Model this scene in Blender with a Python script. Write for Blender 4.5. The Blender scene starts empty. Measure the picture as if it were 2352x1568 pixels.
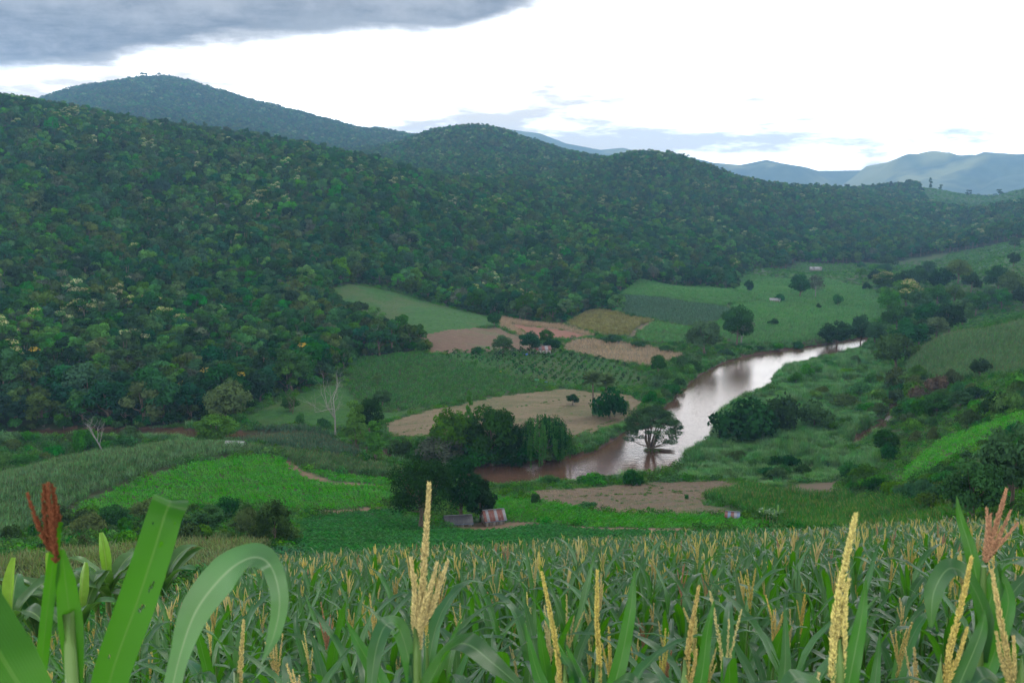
import bpy, math, random
import numpy as np
from mathutils import Vector, Matrix

SC = bpy.context.scene
COL = SC.collection
RNG = np.random.default_rng(7)
random.seed(7)

# ------------------------------------------------------------------ camera
PW, PH, FPX = 2352.0, 1568.0, 2287.0        # the photograph's measuring frame
CAMZ = 70.0                                  # eye height above the datum (river at about 1.7)
PITCH = math.atan((784.0 - 462.0) / FPX)
cam_d = bpy.data.cameras.new('camera'); cam = bpy.data.objects.new('camera', cam_d); COL.objects.link(cam)
cam_d.sensor_width = 36.0; cam_d.lens = 36.0 * FPX / PW
cam_d.clip_start = 0.05; cam_d.clip_end = 60000.0
cam.location = (0, 0, CAMZ); cam.rotation_euler = (math.pi / 2 - PITCH, 0, 0)
cam_d.dof.use_dof = True; cam_d.dof.focus_distance = 16.0; cam_d.dof.aperture_fstop = 9.0
SC.camera = cam

# ------------------------------------------------------------------ sky and sun
SUN_AZ, SUN_EL = math.radians(38), math.radians(47)     # azimuth to the right of the view axis
world = bpy.data.worlds.new('World'); SC.world = world; world.use_nodes = True
nt = world.node_tree; N = nt.nodes; L = nt.links; N.clear()
def nd(t, **k):
    n = N.new(t)
    for a, b in k.items(): setattr(n, a, b)
    return n
def math_n(op, a, b=None, c=None, clamp=False):
    n = nd('ShaderNodeMath', operation=op, use_clamp=clamp)
    for i, s in enumerate((a, b, c)):
        if s is None: continue
        if isinstance(s, (int, float)): n.inputs[i].default_value = s
        else: L.new(s, n.inputs[i])
    return n.outputs[0]
def maprange(v, a, b, c=0.0, d=1.0, smooth=True):
    n = nd('ShaderNodeMapRange', interpolation_type='SMOOTHSTEP' if smooth else 'LINEAR')
    L.new(v, n.inputs[0])
    for i, s in enumerate((a, b, c, d)): n.inputs[i + 1].default_value = s
    return n.outputs[0]
def mixc(f, a, b, blend='MIX'):
    n = nd('ShaderNodeMix', data_type='RGBA', blend_type=blend)
    if isinstance(f, (int, float)): n.inputs[0].default_value = f
    else: L.new(f, n.inputs[0])
    for i, s in ((6, a), (7, b)):
        if isinstance(s, tuple): n.inputs[i].default_value = (*s, 1)
        else: L.new(s, n.inputs[i])
    return n.outputs[2]
sky = nd('ShaderNodeTexSky', sky_type='NISHITA', sun_disc=False)
sky.sun_elevation = SUN_EL; sky.sun_rotation = SUN_AZ
tc = nd('ShaderNodeTexCoord'); sep = nd('ShaderNodeSeparateXYZ'); L.new(tc.outputs['Generated'], sep.inputs[0])
dx, dy, dz = sep.outputs
# cloud deck: where each direction meets a flat layer of cloud overhead
den = math_n('ADD', math_n('MAXIMUM', dz, 0.0), 0.012)
px = math_n('DIVIDE', dx, den); py = math_n('DIVIDE', dy, den)
comb = nd('ShaderNodeCombineXYZ'); L.new(px, comb.inputs[0]); L.new(py, comb.inputs[1])
def noise(scale, detail, rough=0.55, loc=(0, 0, 0), vec=None, sc=(1, 1, 1)):
    m = nd('ShaderNodeMapping'); m.inputs['Location'].default_value = loc; m.inputs['Scale'].default_value = sc
    L.new(vec if vec else comb.outputs[0], m.inputs[0])
    n = nd('ShaderNodeTexNoise'); n.inputs['Scale'].default_value = scale; n.inputs['Detail'].default_value = detail
    n.inputs['Roughness'].default_value = rough; L.new(m.outputs[0], n.inputs['Vector'])
    return n.outputs[0]
n_bil = noise(5.5, 7, 0.62, (2.2, 5.1, 1.0), tc.outputs['Generated'], (1, 1, 2.0))
n_edge = noise(0.45, 5, 0.55, (3.1, 1.7, 0))
n_big = noise(0.85, 6, 0.58, (7.3, 2.2, 0), None, (0.7, 1, 1))
n_dir = noise(3.2, 6, 0.6, (1.3, 0.4, 2.0), tc.outputs['Generated'], (1, 1, 2.6))
n_dir2 = noise(6.0, 5, 0.6, (4.1, 0.9, 5.0), tc.outputs['Generated'], (1, 1, 4.5))
# the dark deck is a band, opened overhead for more ground light, up to a slanting edge (distance along the deck's plane)
edge = math_n('ADD', math_n('ADD', math_n('ADD', py, math_n('MULTIPLY', px, 0.5)), math_n('ADD', math_n('MULTIPLY', math_n('MAXIMUM', math_n('ADD', px, 0.3), 0.0), 0.9), math_n('MULTIPLY', math_n('MAXIMUM', math_n('ADD', px, -0.25), 0.0), 4.0))), math_n('ADD', math_n('MULTIPLY', n_edge, -1.6), math_n('MULTIPLY', n_bil, -1.6)))
deck = math_n('MULTIPLY', maprange(edge, 3.35, 4.35, 1.0, 0.0), maprange(math_n('ADD', edge, math_n('MULTIPLY', n_big, 1.6)), 0.6, 2.3, 0.0, 1.0))
# far-off grey streaks in the bright sky low down
streak = math_n('MULTIPLY', maprange(n_dir2, 0.40, 0.60, 0.0, 1.0), maprange(dz, 0.125, 0.205, 1.0, 0.0))
bright = mixc(maprange(n_dir, 0.35, 0.7), (0.95, 0.96, 0.98), (0.66, 0.70, 0.76))
bright = mixc(maprange(dz, 0.14, 0.50), (4.9, 4.8, 4.65), bright)
bright = mixc(math_n('MULTIPLY', streak, 0.955), bright, (1.10, 1.0, 0.88))
grey = mixc(maprange(n_big, 0.36, 0.62), (0.13, 0.135, 0.17), (0.36, 0.37, 0.39))
grey = mixc(maprange(n_bil, 0.42, 0.66, 0.0, 0.85), grey, (0.62, 0.62, 0.63))
cloud = mixc(deck, bright, grey)
skys = mixc(1.0, sky.outputs[0], (0.1, 0.1, 0.1), 'MULTIPLY')
cover = maprange(n_dir, 0.05, 0.25, 0.85, 1.0)
final = mixc(cover, skys, cloud)
bg = nd('ShaderNodeBackground'); L.new(final, bg.inputs[0]); bg.inputs[1].default_value = 1.0
wo = nd('ShaderNodeOutputWorld'); L.new(bg.outputs[0], wo.inputs[0])

sun_d = bpy.data.lights.new('sun', 'SUN'); sun = bpy.data.objects.new('sun', sun_d); COL.objects.link(sun)
sun_d.energy = 1.5; sun_d.angle = math.radians(14); sun_d.color = (1.0, 0.95, 0.87)
sdir = Vector((math.sin(SUN_AZ) * math.cos(SUN_EL), math.cos(SUN_AZ) * math.cos(SUN_EL), math.sin(SUN_EL)))
sun.rotation_euler = (-sdir).to_track_quat('-Z', 'Y').to_euler(); sun.location = (0, 0, 400)

vs = SC.view_settings; vs.view_transform = 'Standard'; vs.look = 'None'; vs.gamma = 1.0; vs.exposure = -0.08; vs.use_curve_mapping = False
SC.render.engine = 'CYCLES'
cy = SC.cycles
cy.use_denoising = True
try: cy.denoiser = 'OPENIMAGEDENOISE'
except Exception: pass
cy.max_bounces = 6; cy.diffuse_bounces = 1; cy.glossy_bounces = 2; cy.transmission_bounces = 3; cy.volume_bounces = 1; cy.transparent_max_bounces = 4
cy.caustics_reflective = False; cy.caustics_refractive = False

# ------------------------------------------------------------------ measuring helpers
cP, sP = math.cos(PITCH), math.sin(PITCH)
def ray(u, v):
    """Pixel -> (azimuth, tangent of elevation)."""
    x = (u - PW / 2) / FPX; y = (PH / 2 - v) / FPX
    X, Y, Z = x, cP + y * sP, -sP + y * cP
    return math.atan2(X, Y), Z / math.hypot(X, Y)
def at(u, v, D):
    """World point on the pixel's ray at horizontal distance D."""
    a, e = ray(u, v)
    return Vector((math.sin(a) * D, math.cos(a) * D, CAMZ + e * D))
def sstep(a, b, x):
    t = np.clip((x - a) / (b - a), 0, 1); return t * t * (3 - 2 * t)
_perm = np.random.default_rng(3).random(65536)
def vnoise(x, y, seed=0):
    xi = np.floor(x).astype(np.int64); yi = np.floor(y).astype(np.int64)
    xf = x - xi; yf = y - yi
    xf = xf * xf * (3 - 2 * xf); yf = yf * yf * (3 - 2 * yf)
    h = lambda a, b: _perm[(a * 7919 + b * 104729 + seed * 31337) & 65535]
    return (h(xi, yi) * (1 - xf) + h(xi + 1, yi) * xf) * (1 - yf) + (h(xi, yi + 1) * (1 - xf) + h(xi + 1, yi + 1) * xf) * yf - 0.5
def fbm(x, y, seed=0, o=4):
    s = 0; a = 1.0
    for k in range(o):
        s = s + a * vnoise(x * 2 ** k + 17.3 * k, y * 2 ** k + 9.1 * k, seed + k); a *= 0.5
    return s

# ------------------------------------------------------------------ mesh helpers
def make_mesh(name, verts, faces_list, mats, attrs=None, smooth=False):
    """faces_list: list of (faces array (n,3) or (n,4), material index or array). attrs: {name: per-vertex floats}."""
    verts = np.asarray(verts, dtype=np.float32)
    me = bpy.data.meshes.new(name)
    idx = []; tot = []; mi = []
    for f, m in faces_list:
        f = np.asarray(f, dtype=np.int32)
        if len(f) == 0: continue
        idx.append(f.ravel()); tot.append(np.full(len(f), f.shape[1], np.int32))
        mi.append(np.full(len(f), m, np.int32) if np.isscalar(m) else np.asarray(m, np.int32))
    idx = np.concatenate(idx); tot = np.concatenate(tot); mi = np.concatenate(mi)
    me.vertices.add(len(verts)); me.vertices.foreach_set('co', verts.ravel())
    me.loops.add(len(idx)); me.loops.foreach_set('vertex_index', idx)
    me.polygons.add(len(tot))
    st = np.zeros(len(tot), np.int32); st[1:] = np.cumsum(tot)[:-1]
    me.polygons.foreach_set('loop_start', st); me.polygons.foreach_set('loop_total', tot)
    me.polygons.foreach_set('material_index', mi)
    if smooth: me.polygons.foreach_set('use_smooth', np.ones(len(tot), bool))
    for m in mats: me.materials.append(m)
    for k, a in (attrs or {}).items():
        at_ = me.attributes.new(k, 'FLOAT', 'POINT'); at_.data.foreach_set('value', np.asarray(a, np.float32))
    me.update(calc_edges=True)
    return me
class MB:
    """Collects shapes into one mesh."""
    def __init__(s): s.v = []; s.f = []; s.a = []; s.n = 0
    def add(s, v, f, m=0, a=None):
        v = np.asarray(v, np.float32).reshape(-1, 3)
        s.v.append(v); s.f.append((np.asarray(f, np.int32) + s.n, m)); s.n += len(v)
        s.a.append(np.zeros(len(v), np.float32) if a is None else np.asarray(a, np.float32))
    def mesh(s, name, mats, smooth=False, attr='shade'):
        return make_mesh(name, np.concatenate(s.v), s.f, mats, {attr: np.concatenate(s.a)}, smooth)
    def tube(s, pts, rad, n=6, m=0, cap=True):
        pts = np.asarray(pts, float); k = len(pts)
        if np.isscalar(rad): rad = [rad] * k
        ring = []
        for i in range(k):
            t = pts[min(i + 1, k - 1)] - pts[max(i - 1, 0)]; t = t / (np.linalg.norm(t) + 1e-9)
            r = np.array([1.0, 0, 0]) if abs(t[0]) < 0.8 else np.array([0, 1.0, 0])
            b = np.cross(t, r); b /= np.linalg.norm(b); c = np.cross(t, b)
            an = np.arange(n) * 2 * math.pi / n
            ring.append(pts[i] + rad[i] * (np.cos(an)[:, None] * b + np.sin(an)[:, None] * c))
        v = np.concatenate(ring); f = []
        for i in range(k - 1):
            for j in range(n): f.append((i * n + j, i * n + (j + 1) % n, (i + 1) * n + (j + 1) % n, (i + 1) * n + j))
        s.add(v, f, m)
        if cap:
            e = np.vstack([v[-n:], pts[-1:]]); s.add(e, [(j, (j + 1) % n, n) for j in range(n)], m)
    def box(s, c, d, m=0, R=None):
        c = np.asarray(c, float); d = np.asarray(d, float) / 2
        v = np.array([(x, y, z) for x in (-1, 1) for y in (-1, 1) for z in (-1, 1)]) * d
        if R is not None: v = v @ np.asarray(R).T
        s.add(v + c, [(0, 1, 3, 2), (4, 6, 7, 5), (0, 4, 5, 1), (2, 3, 7, 6), (0, 2, 6, 4), (1, 5, 7, 3)], m)
    def cards(s, c, nrm, size, m=0, aspect=0.6, shade=None, rng=RNG):
        """Leaf-sized rhombs at c facing nrm."""
        n = len(c); nrm = nrm / (np.linalg.norm(nrm, axis=1, keepdims=True) + 1e-9)
        t = rng.normal(size=(n, 3)); t -= nrm * (t * nrm).sum(1, keepdims=True); t /= np.linalg.norm(t, axis=1, keepdims=True) + 1e-9
        b = np.cross(nrm, t); sz = np.broadcast_to(size, (n,))[:, None]
        v = np.stack([c - t * sz, c - b * sz * aspect - nrm * sz * 0.15, c + t * sz, c + b * sz * aspect - nrm * sz * 0.15], 1).reshape(-1, 3)
        f = np.arange(n * 4).reshape(n, 4)
        sh = np.zeros(n) if shade is None else np.broadcast_to(shade, (n,))
        s.add(v, f, m, np.repeat(sh, 4))
def new_obj(name, me, parent=None, loc=None):
    o = bpy.data.objects.new(name, me); COL.objects.link(o)
    if parent: o.parent = parent
    if loc is not None: o.location = loc
    return o
def tag(o, label=None, cat=None, group=None, kind=None):
    for k, v in (('label', label), ('category', cat), ('group', group), ('kind', kind)):
        if v: o[k] = v
    return o
def empty(name, loc, label, cat, group=None, rz=0.0, sc=1.0):
    o = bpy.data.objects.new(name, None); COL.objects.link(o); o.empty_display_size = 0.1
    o.location = loc; o.rotation_euler = (0, 0, rz); o.scale = (sc, sc, sc) if np.isscalar(sc) else sc
    return tag(o, label, cat, group)

# ------------------------------------------------------------------ materials
def mat_new(name):
    m = bpy.data.materials.new(name); m.use_nodes = True; t = m.node_tree; t.nodes.clear()
    return m, t
def lk(t, a, b): t.links.new(a, b)
def hsv_random(t, col_socket, dh, dsat, dv, rnd):
    """Shift a colour by a 0..1 random socket."""
    h = t.nodes.new('ShaderNodeHueSaturation'); lk(t, col_socket, h.inputs['Color'])
    def mr(src, a, b):
        n = t.nodes.new('ShaderNodeMapRange'); lk(t, src, n.inputs[0]); n.inputs[3].default_value = a; n.inputs[4].default_value = b; return n.outputs[0]
    wn = t.nodes.new('ShaderNodeTexWhiteNoise'); wn.noise_dimensions = '1D'; lk(t, rnd, wn.inputs['W'])
    sp = t.nodes.new('ShaderNodeSeparateColor'); lk(t, wn.outputs['Color'], sp.inputs[0])
    lk(t, mr(sp.outputs[0], 0.5 - dh, 0.5 + dh), h.inputs['Hue'])
    lk(t, mr(sp.outputs[1], 1 - dsat, 1 + dsat), h.inputs['Saturation'])
    lk(t, mr(sp.outputs[2], 1 - dv, 1 + dv), h.inputs['Value'])
    return h.outputs[0]
def foliage(name, rgb, dh=0.02, dsat=0.15, dv=0.3, trans=0.12, gloss=0.0, shade=0.35, rough=0.5, thue=0.48):
    m, t = mat_new(name)
    c = t.nodes.new('ShaderNodeRGB'); c.outputs[0].default_value = (*rgb, 1)
    oi = t.nodes.new('ShaderNodeObjectInfo')
    col = hsv_random(t, c.outputs[0], dh, dsat, dv, oi.outputs['Random'])
    at_ = t.nodes.new('ShaderNodeAttribute'); at_.attribute_name = 'shade'
    mr = t.nodes.new('ShaderNodeMapRange'); lk(t, at_.outputs['Fac'], mr.inputs[0]); mr.inputs[1].default_value = -1
    mr.inputs[3].default_value = 1 - shade; mr.inputs[4].default_value = 1 + shade
    mx = t.nodes.new('ShaderNodeMix'); mx.data_type = 'RGBA'; mx.blend_type = 'MULTIPLY'; mx.inputs[0].default_value = 1
    lk(t, col, mx.inputs[6]); lk(t, mr.outputs[0], mx.inputs[7])
    col = mx.outputs[2]
    if gloss > 0:
        d = t.nodes.new('ShaderNodeBsdfPrincipled'); d.inputs['Roughness'].default_value = rough; d.inputs['Specular IOR Level'].default_value = gloss
        lk(t, col, d.inputs['Base Color'])
    else:
        d = t.nodes.new('ShaderNodeBsdfDiffuse'); lk(t, col, d.inputs[0])
    tr = t.nodes.new('ShaderNodeBsdfTranslucent')
    h = t.nodes.new('ShaderNodeHueSaturation'); lk(t, col, h.inputs['Color']); h.inputs['Hue'].default_value = thue; h.inputs['Value'].default_value = 1.5
    lk(t, h.outputs[0], tr.inputs[0])
    ms = t.nodes.new('ShaderNodeMixShader'); ms.inputs[0].default_value = trans
    lk(t, d.outputs[0], ms.inputs[1]); lk(t, tr.outputs[0], ms.inputs[2])
    o = t.nodes.new('ShaderNodeOutputMaterial'); lk(t, ms.outputs[0], o.inputs[0])
    return m
def surface(name, c1, c2, scale=0.5, c3=None, scale3=0.05, rough=0.9, bump=0.0, detail=6, stretch=(1, 1, 1), rot=0.0, spec=0.2, lo=0.35, hi=0.65):
    """Two or three tones broken up by noise in object space."""
    m, t = mat_new(name)
    tc_ = t.nodes.new('ShaderNodeTexCoord'); mp = t.nodes.new('ShaderNodeMapping'); lk(t, tc_.outputs['Object'], mp.inputs[0])
    mp.inputs['Scale'].default_value = stretch; mp.inputs['Rotation'].default_value = (0, 0, rot)
    def nz(s, d):
        n = t.nodes.new('ShaderNodeTexNoise'); n.inputs['Scale'].default_value = s; n.inputs['Detail'].default_value = d; n.inputs['Roughness'].default_value = 0.65
        lk(t, mp.outputs[0], n.inputs['Vector']); return n.outputs[0]
    def rmp(s, a=lo, b=hi):
        r = t.nodes.new('ShaderNodeMapRange'); r.interpolation_type = 'SMOOTHSTEP'; lk(t, s, r.inputs[0]); r.inputs[1].default_value = a; r.inputs[2].default_value = b; return r.outputs[0]
    def mx(f, a, b):
        n = t.nodes.new('ShaderNodeMix'); n.data_type = 'RGBA'; lk(t, f, n.inputs[0])
        for i, s in ((6, a), (7, b)):
            if isinstance(s, tuple): n.inputs[i].default_value = (*s, 1)
            else: lk(t, s, n.inputs[i])
        return n.outputs[2]
    n1 = nz(scale, detail)
    col = mx(rmp(n1), c1, c2)
    if c3: col = mx(rmp(nz(scale3, 3), 0.48, 0.62), col, c3)
    p = t.nodes.new('ShaderNodeBsdfPrincipled'); lk(t, col, p.inputs['Base Color']); p.inputs['Roughness'].default_value = rough; p.inputs['Specular IOR Level'].default_value = spec
    if bump:
        b = t.nodes.new('ShaderNodeBump'); b.inputs['Strength'].default_value = 1.0; b.inputs['Distance'].default_value = bump; lk(t, n1, b.inputs['Height']); lk(t, b.outputs[0], p.inputs['Normal'])
    o = t.nodes.new('ShaderNodeOutputMaterial'); lk(t, p.outputs[0], o.inputs[0])
    return m

# ------------------------------------------------------------------ terrain heights
# Control points: a pixel's ray gives the direction, the distance comes from the valley floor (z) or from
# tree, river and ridge sizes (D); 'c' lowers the ground below a visible canopy of that height.
WATER = CAMZ - 68.3
CT = []
def far_d(D):
    """Spreads the first, tree-size distance guesses beyond the valley: the big crowns there are taller trees, farther off."""
    return D if D < 850 else 850.0 * (D / 850.0) ** 1.65
def cd(u, v, D, c=0.0):
    c = c * (far_d(D) / D) ** 1.35; D = far_d(D); a, e = ray(u, v); CT.append((a, math.log(D), e - c / D))
def cz(u, v, z):
    a, e = ray(u, v); D = z / e; CT.append((a, math.log(D), e))
def cg(u, D, z):
    a, _ = ray(u, 784); CT.append((a, math.log(D), z / D))
# valley floor in the middle
for u, v, D in ((700, 1240, 140), (900, 1270, 122), (900, 1215, 165), (1135, 1202, 178), (1200, 1262, 128), (1400, 1198, 178), (1500, 1255, 130),
                (1700, 1203, 170), (1800, 1235, 128), (1000, 1185, 188)): cd(u, v, D)
for u, v, z in ((1250, 1155, -60), (1500, 1182, -59.5), (1300, 1125, -64.5), (1500, 1135, -64.5), (1700, 1143, -63.5), (1850, 1118, -64.5),
                (1150, 1118, -66.5), (1300, 1095, -67.5), (1500, 1090, -67.5), (1600, 1080, -67.5), (1700, 1060, -67), (1850, 1000, -67), (1900, 900, -66.5),
                (1800, 850, -67), (2000, 950, -67), (1950, 1060, -66), (2000, 870, -66.5), (1300, 960, -66.8), (1100, 950, -66.8), (1000, 985, -67),
                (1200, 885, -66), (900, 870, -65.5), (700, 950, -66.8), (600, 965, -67), (1400, 850, -66), (1450, 805, -65), (1250, 795, -63.5),
                (1600, 730, -62.5), (1750, 760, -64.5), (1900, 680, -62), (2000, 640, -60), (1930, 740, -64.5), (1650, 800, -66), (2060, 850, -66),
                (1500, 930, -67), (1300, 1010, -67), (780, 880, -65), (860, 830, -63)): cz(u, v, z)
# rising field and hillside strips behind
for u, v, D in ((950, 725, 480), (830, 668, 570), (1100, 730, 500), (1100, 775, 440), (1300, 750, 505), (1350, 710, 585), (1450, 655, 690), (1700, 650, 770),
                (1850, 612, 930), (2100, 595, 1000), (1000, 805, 402), (1010, 700, 560)): cd(u, v, D)
# left mound with maize and beans
for u, v, D in ((0, 1310, 118), (300, 1290, 122), (550, 1262, 132), (0, 1240, 165), (200, 1235, 158), (450, 1220, 160), (680, 1185, 178), (150, 1180, 190),
                (400, 1130, 205), (650, 1110, 208), (850, 1140, 200), (0, 1110, 222), (200, 1056, 238), (400, 1030, 245), (560, 1032, 245), (620, 1044, 240),
                (760, 1060, 235), (920, 1092, 228), (660, 1003, 262), (780, 1022, 258), (-200, 1140, 215)): cd(u, v, D)
for u in (-150, 100, 300, 500): cg(u, 280, -67.6)
cg(650, 290, -67.6); cg(800, 278, -67.6)
cg(0, 250, -63); cg(250, 262, -64)
# right-hand slopes
for u, v, D in ((1700, 1170, 185), (1950, 1195, 172), (2000, 1165, 195), (2150, 1205, 158), (2100, 1095, 195), (2220, 1100, 172), (2200, 1000, 240), (2100, 1010, 262),
                (2352, 965, 212), (2300, 1050, 180), (2352, 1130, 142), (2200, 1195, 130), (2352, 1190, 112), (2600, 1150, 120), (2600, 900, 220),
                (2130, 795, 390), (2240, 765, 405), (2352, 740, 420), (2352, 868, 300), (2130, 875, 330), (2250, 830, 350), (2600, 690, 430), (2600, 800, 300)): cd(u, v, D)
cz(2050, 885, -65.5); cz(2300, 712, -62.5); cz(2200, 735, -63.5); cz(2150, 700, -63)
for u, v, D in ((2300, 605, 810), (2352, 565, 950), (2200, 620, 850)): cd(u, v, D)
# near slope (ground under the maize) and the hidden drop beyond it
def near_plane(x, y):
    r = np.hypot(x, y); a = np.arctan2(x, np.maximum(y, 0.01))
    z = -2.75 - 0.345 * y + 0.05 * x - 0.27 * np.maximum(0, -a - 0.25) * r
    bank = sstep(2.4, 0.3, r) * 1.1
    return z + bank * (y < 6)
for u in (-300, 0, 300, 650, 1000, 1350, 1700, 2050, 2352, 2650):
    a, _ = ray(u, 784)
    for D in (20, 36, 50): CT.append((a, math.log(D), float(near_plane(np.array(math.sin(a) * D), np.array(math.cos(a) * D))) / D))
for u, D, z in ((-200, 80, -33), (300, 80, -33), (700, 85, -35), (1100, 85, -34), (1500, 85, -34), (1900, 85, -31), (2300, 80, -27)): cg(u, D, z)
# wooded ridges (c = canopy height)
for u, v, D in ((-300, 800, 370), (0, 800, 372), (-300, 600, 520), (0, 600, 520), (0, 400, 700), (0, 237, 900), (-300, 180, 920), (400, 800, 395), (400, 600, 560),
                (400, 450, 730), (400, 300, 920), (200, 268, 910), (800, 745, 445), (700, 650, 540), (700, 500, 700), (700, 347, 900), (860, 375, 900),
                (1000, 600, 680), (1000, 500, 800), (1000, 420, 930), (1300, 685, 620), (1300, 600, 740), (1300, 500, 900), (1300, 410, 1080),
                (1600, 622, 800), (1600, 520, 950), (1500, 430, 1080), (1480, 356, 1200), (1420, 360, 1200), (1550, 362, 1200), (1600, 380, 1200), (1700, 420, 1200),
                (1380, 374, 1260), (1800, 560, 970), (1800, 470, 1150), (1850, 432, 1350), (2000, 560, 1020), (2000, 485, 1200), (2050, 438, 1450), (2200, 510, 1200),
                (2352, 470, 1250), (2250, 460, 1500), (2352, 520, 1100), (2600, 440, 1300), (1750, 428, 1300),
                (1060, 294, 1450), (1000, 302, 1450), (950, 327, 1450), (1120, 300, 1450), (1200, 320, 1450), (1300, 352, 1400), (1060, 365, 1200), (1180, 375, 1180)): cd(u, v, D, 8.0)
for u, v, D in ((110, 243, 2100), (200, 208, 2100), (300, 192, 2100), (370, 184, 2100), (450, 207, 2100), (550, 237, 2100), (700, 272, 2100), (800, 297, 2100),
                (900, 317, 2100), (945, 326, 2100), (0, 290, 2100), (-300, 330, 2100), (300, 270, 1650), (550, 300, 1650), (800, 345, 1650), (100, 290, 1650)): cd(u, v, D, 6.0)
cd(2150, 440, 1520); cd(2352, 444, 1520); cd(2250, 472, 1380)
for u, v, D in ((0, 290, 1200), (300, 335, 1200), (600, 380, 1200), (850, 410, 1150), (1000, 425, 1080), (1450, 420, 1600), (1700, 470, 1600), (1060, 345, 1900), (1250, 400, 1900),
                (-300, 300, 1200)): cd(u, v, D)
for u in range(-300, 2700, 300): cg(u, 5300, -25.0); cg(u, 6300, -30.0)
for u in (1500, 1800, 2100, 2400, 2600): cg(u, 3000, -15.0)
CT = np.array(CT); KA, KR = 2.6, 1.0
_P = np.stack([CT[:, 0] * KA, CT[:, 1] * KR], 1); _C = 0.10
_d = np.sqrt(((_P[:, None] - _P[None]) ** 2).sum(-1) + _C * _C)
_n = len(_P); _A = np.zeros((_n + 3, _n + 3)); _A[:_n, :_n] = -_d - 0.0 ; _A[:_n, :_n] -= np.eye(_n) * -4e-3
_A[:_n, _n] = 1; _A[:_n, _n + 1:] = _P; _A[_n, :_n] = 1; _A[_n + 1:, :_n] = _P.T
_W = np.linalg.solve(_A, np.concatenate([CT[:, 2], np.zeros(3)]))
def rbf(az, r):
    sh = az.shape; q = np.stack([az.ravel() * KA, np.log(r.ravel()) * KR], 1); out = np.empty(len(q))
    for i in range(0, len(q), 40000):
        s = q[i:i + 40000]
        d = np.sqrt((s[:, :1] - _P[None, :, 0]) ** 2 + (s[:, 1:] - _P[None, :, 1]) ** 2 + _C * _C)
        out[i:i + 40000] = -d @ _W[:_n] + _W[_n] + s @ _W[_n + 1:]
    return out.reshape(sh)
def inpoly(x, y, P):
    P = np.asarray(P, float); x = np.asarray(x); y = np.asarray(y); res = np.zeros(x.shape, bool)
    m = (x >= P[:, 0].min()) & (x <= P[:, 0].max()) & (y >= P[:, 1].min()) & (y <= P[:, 1].max())
    xs, ys = x[m], y[m]; c = np.zeros(xs.shape, bool)
    for i in range(len(P)):
        x1, y1 = P[i]; x2, y2 = P[i - 1]
        if y1 == y2: continue
        c ^= ((y1 > ys) != (y2 > ys)) & (xs < (x2 - x1) * (ys - y1) / (y2 - y1) + x1)
    res[m] = c; return res
def on_plane(u, v, z):
    a, e = ray(u, v); D = (z - CAMZ) / e; return (math.sin(a) * D, math.cos(a) * D)
RIVER_PX = [(2000, 772), (1940, 784), (1850, 797), (1700, 818), (1620, 852), (1565, 895), (1530, 935), (1480, 960), (1435, 990), (1400, 1018), (1350, 1046), (1200, 1066), (1080, 1068),
            (950, 1055), (880, 1045), (780, 1018), (650, 1000), (450, 986), (300, 984), (0, 986), (-500, 990), (-500, 1008), (0, 1006), (320, 1004), (450, 1010), (600, 1016), (700, 1030), (820, 1062),
            (900, 1078), (1000, 1095), (1085, 1122), (1190, 1120), (1300, 1112), (1400, 1104), (1560, 1078), (1568, 1052), (1640, 1000), (1640, 955), (1700, 918), (1775, 893), (1772, 862),
            (1830, 838), (1900, 818), (1990, 797)]
SIDE_PX = [(2036, 905), (2062, 908), (2058, 935), (2064, 960), (2046, 985), (2024, 1012), (1985, 1018), (1960, 1036), (1938, 1032), (1985, 990), (2025, 975), (2042, 940)]
def smooth_poly(P, it=2, w=0.25):
    for _ in range(it):
        Q = []
        for i in range(len(P)):
            a = P[i]; b = P[(i + 1) % len(P)]
            Q += [(a[0] * (1 - w) + b[0] * w, a[1] * (1 - w) + b[1] * w), (a[0] * w + b[0] * (1 - w), a[1] * w + b[1] * (1 - w))]
        P = Q
    return P
RIVER = smooth_poly([on_plane(u, v, WATER) for u, v in RIVER_PX])
SIDE = smooth_poly([on_plane(u, v, WATER) for u, v in SIDE_PX])
def dist_poly(x, y, P, reach=6.0):
    """Distance to a polygon's outline, exact only near it."""
    P = np.asarray(P); d = np.full(x.shape, 1e3)
    for i in range(len(P)):
        a, b = P[i - 1], P[i]
        m = (x > min(a[0], b[0]) - reach) & (x < max(a[0], b[0]) + reach) & (y > min(a[1], b[1]) - reach) & (y < max(a[1], b[1]) + reach)
        if not m.any(): continue
        ab = b - a; L2 = (ab ** 2).sum() + 1e-9
        t = np.clip(((x[m] - a[0]) * ab[0] + (y[m] - a[1]) * ab[1]) / L2, 0, 1)
        d[m] = np.minimum(d[m], np.hypot(x[m] - a[0] - t * ab[0], y[m] - a[1] - t * ab[1]))
    return d
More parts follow.
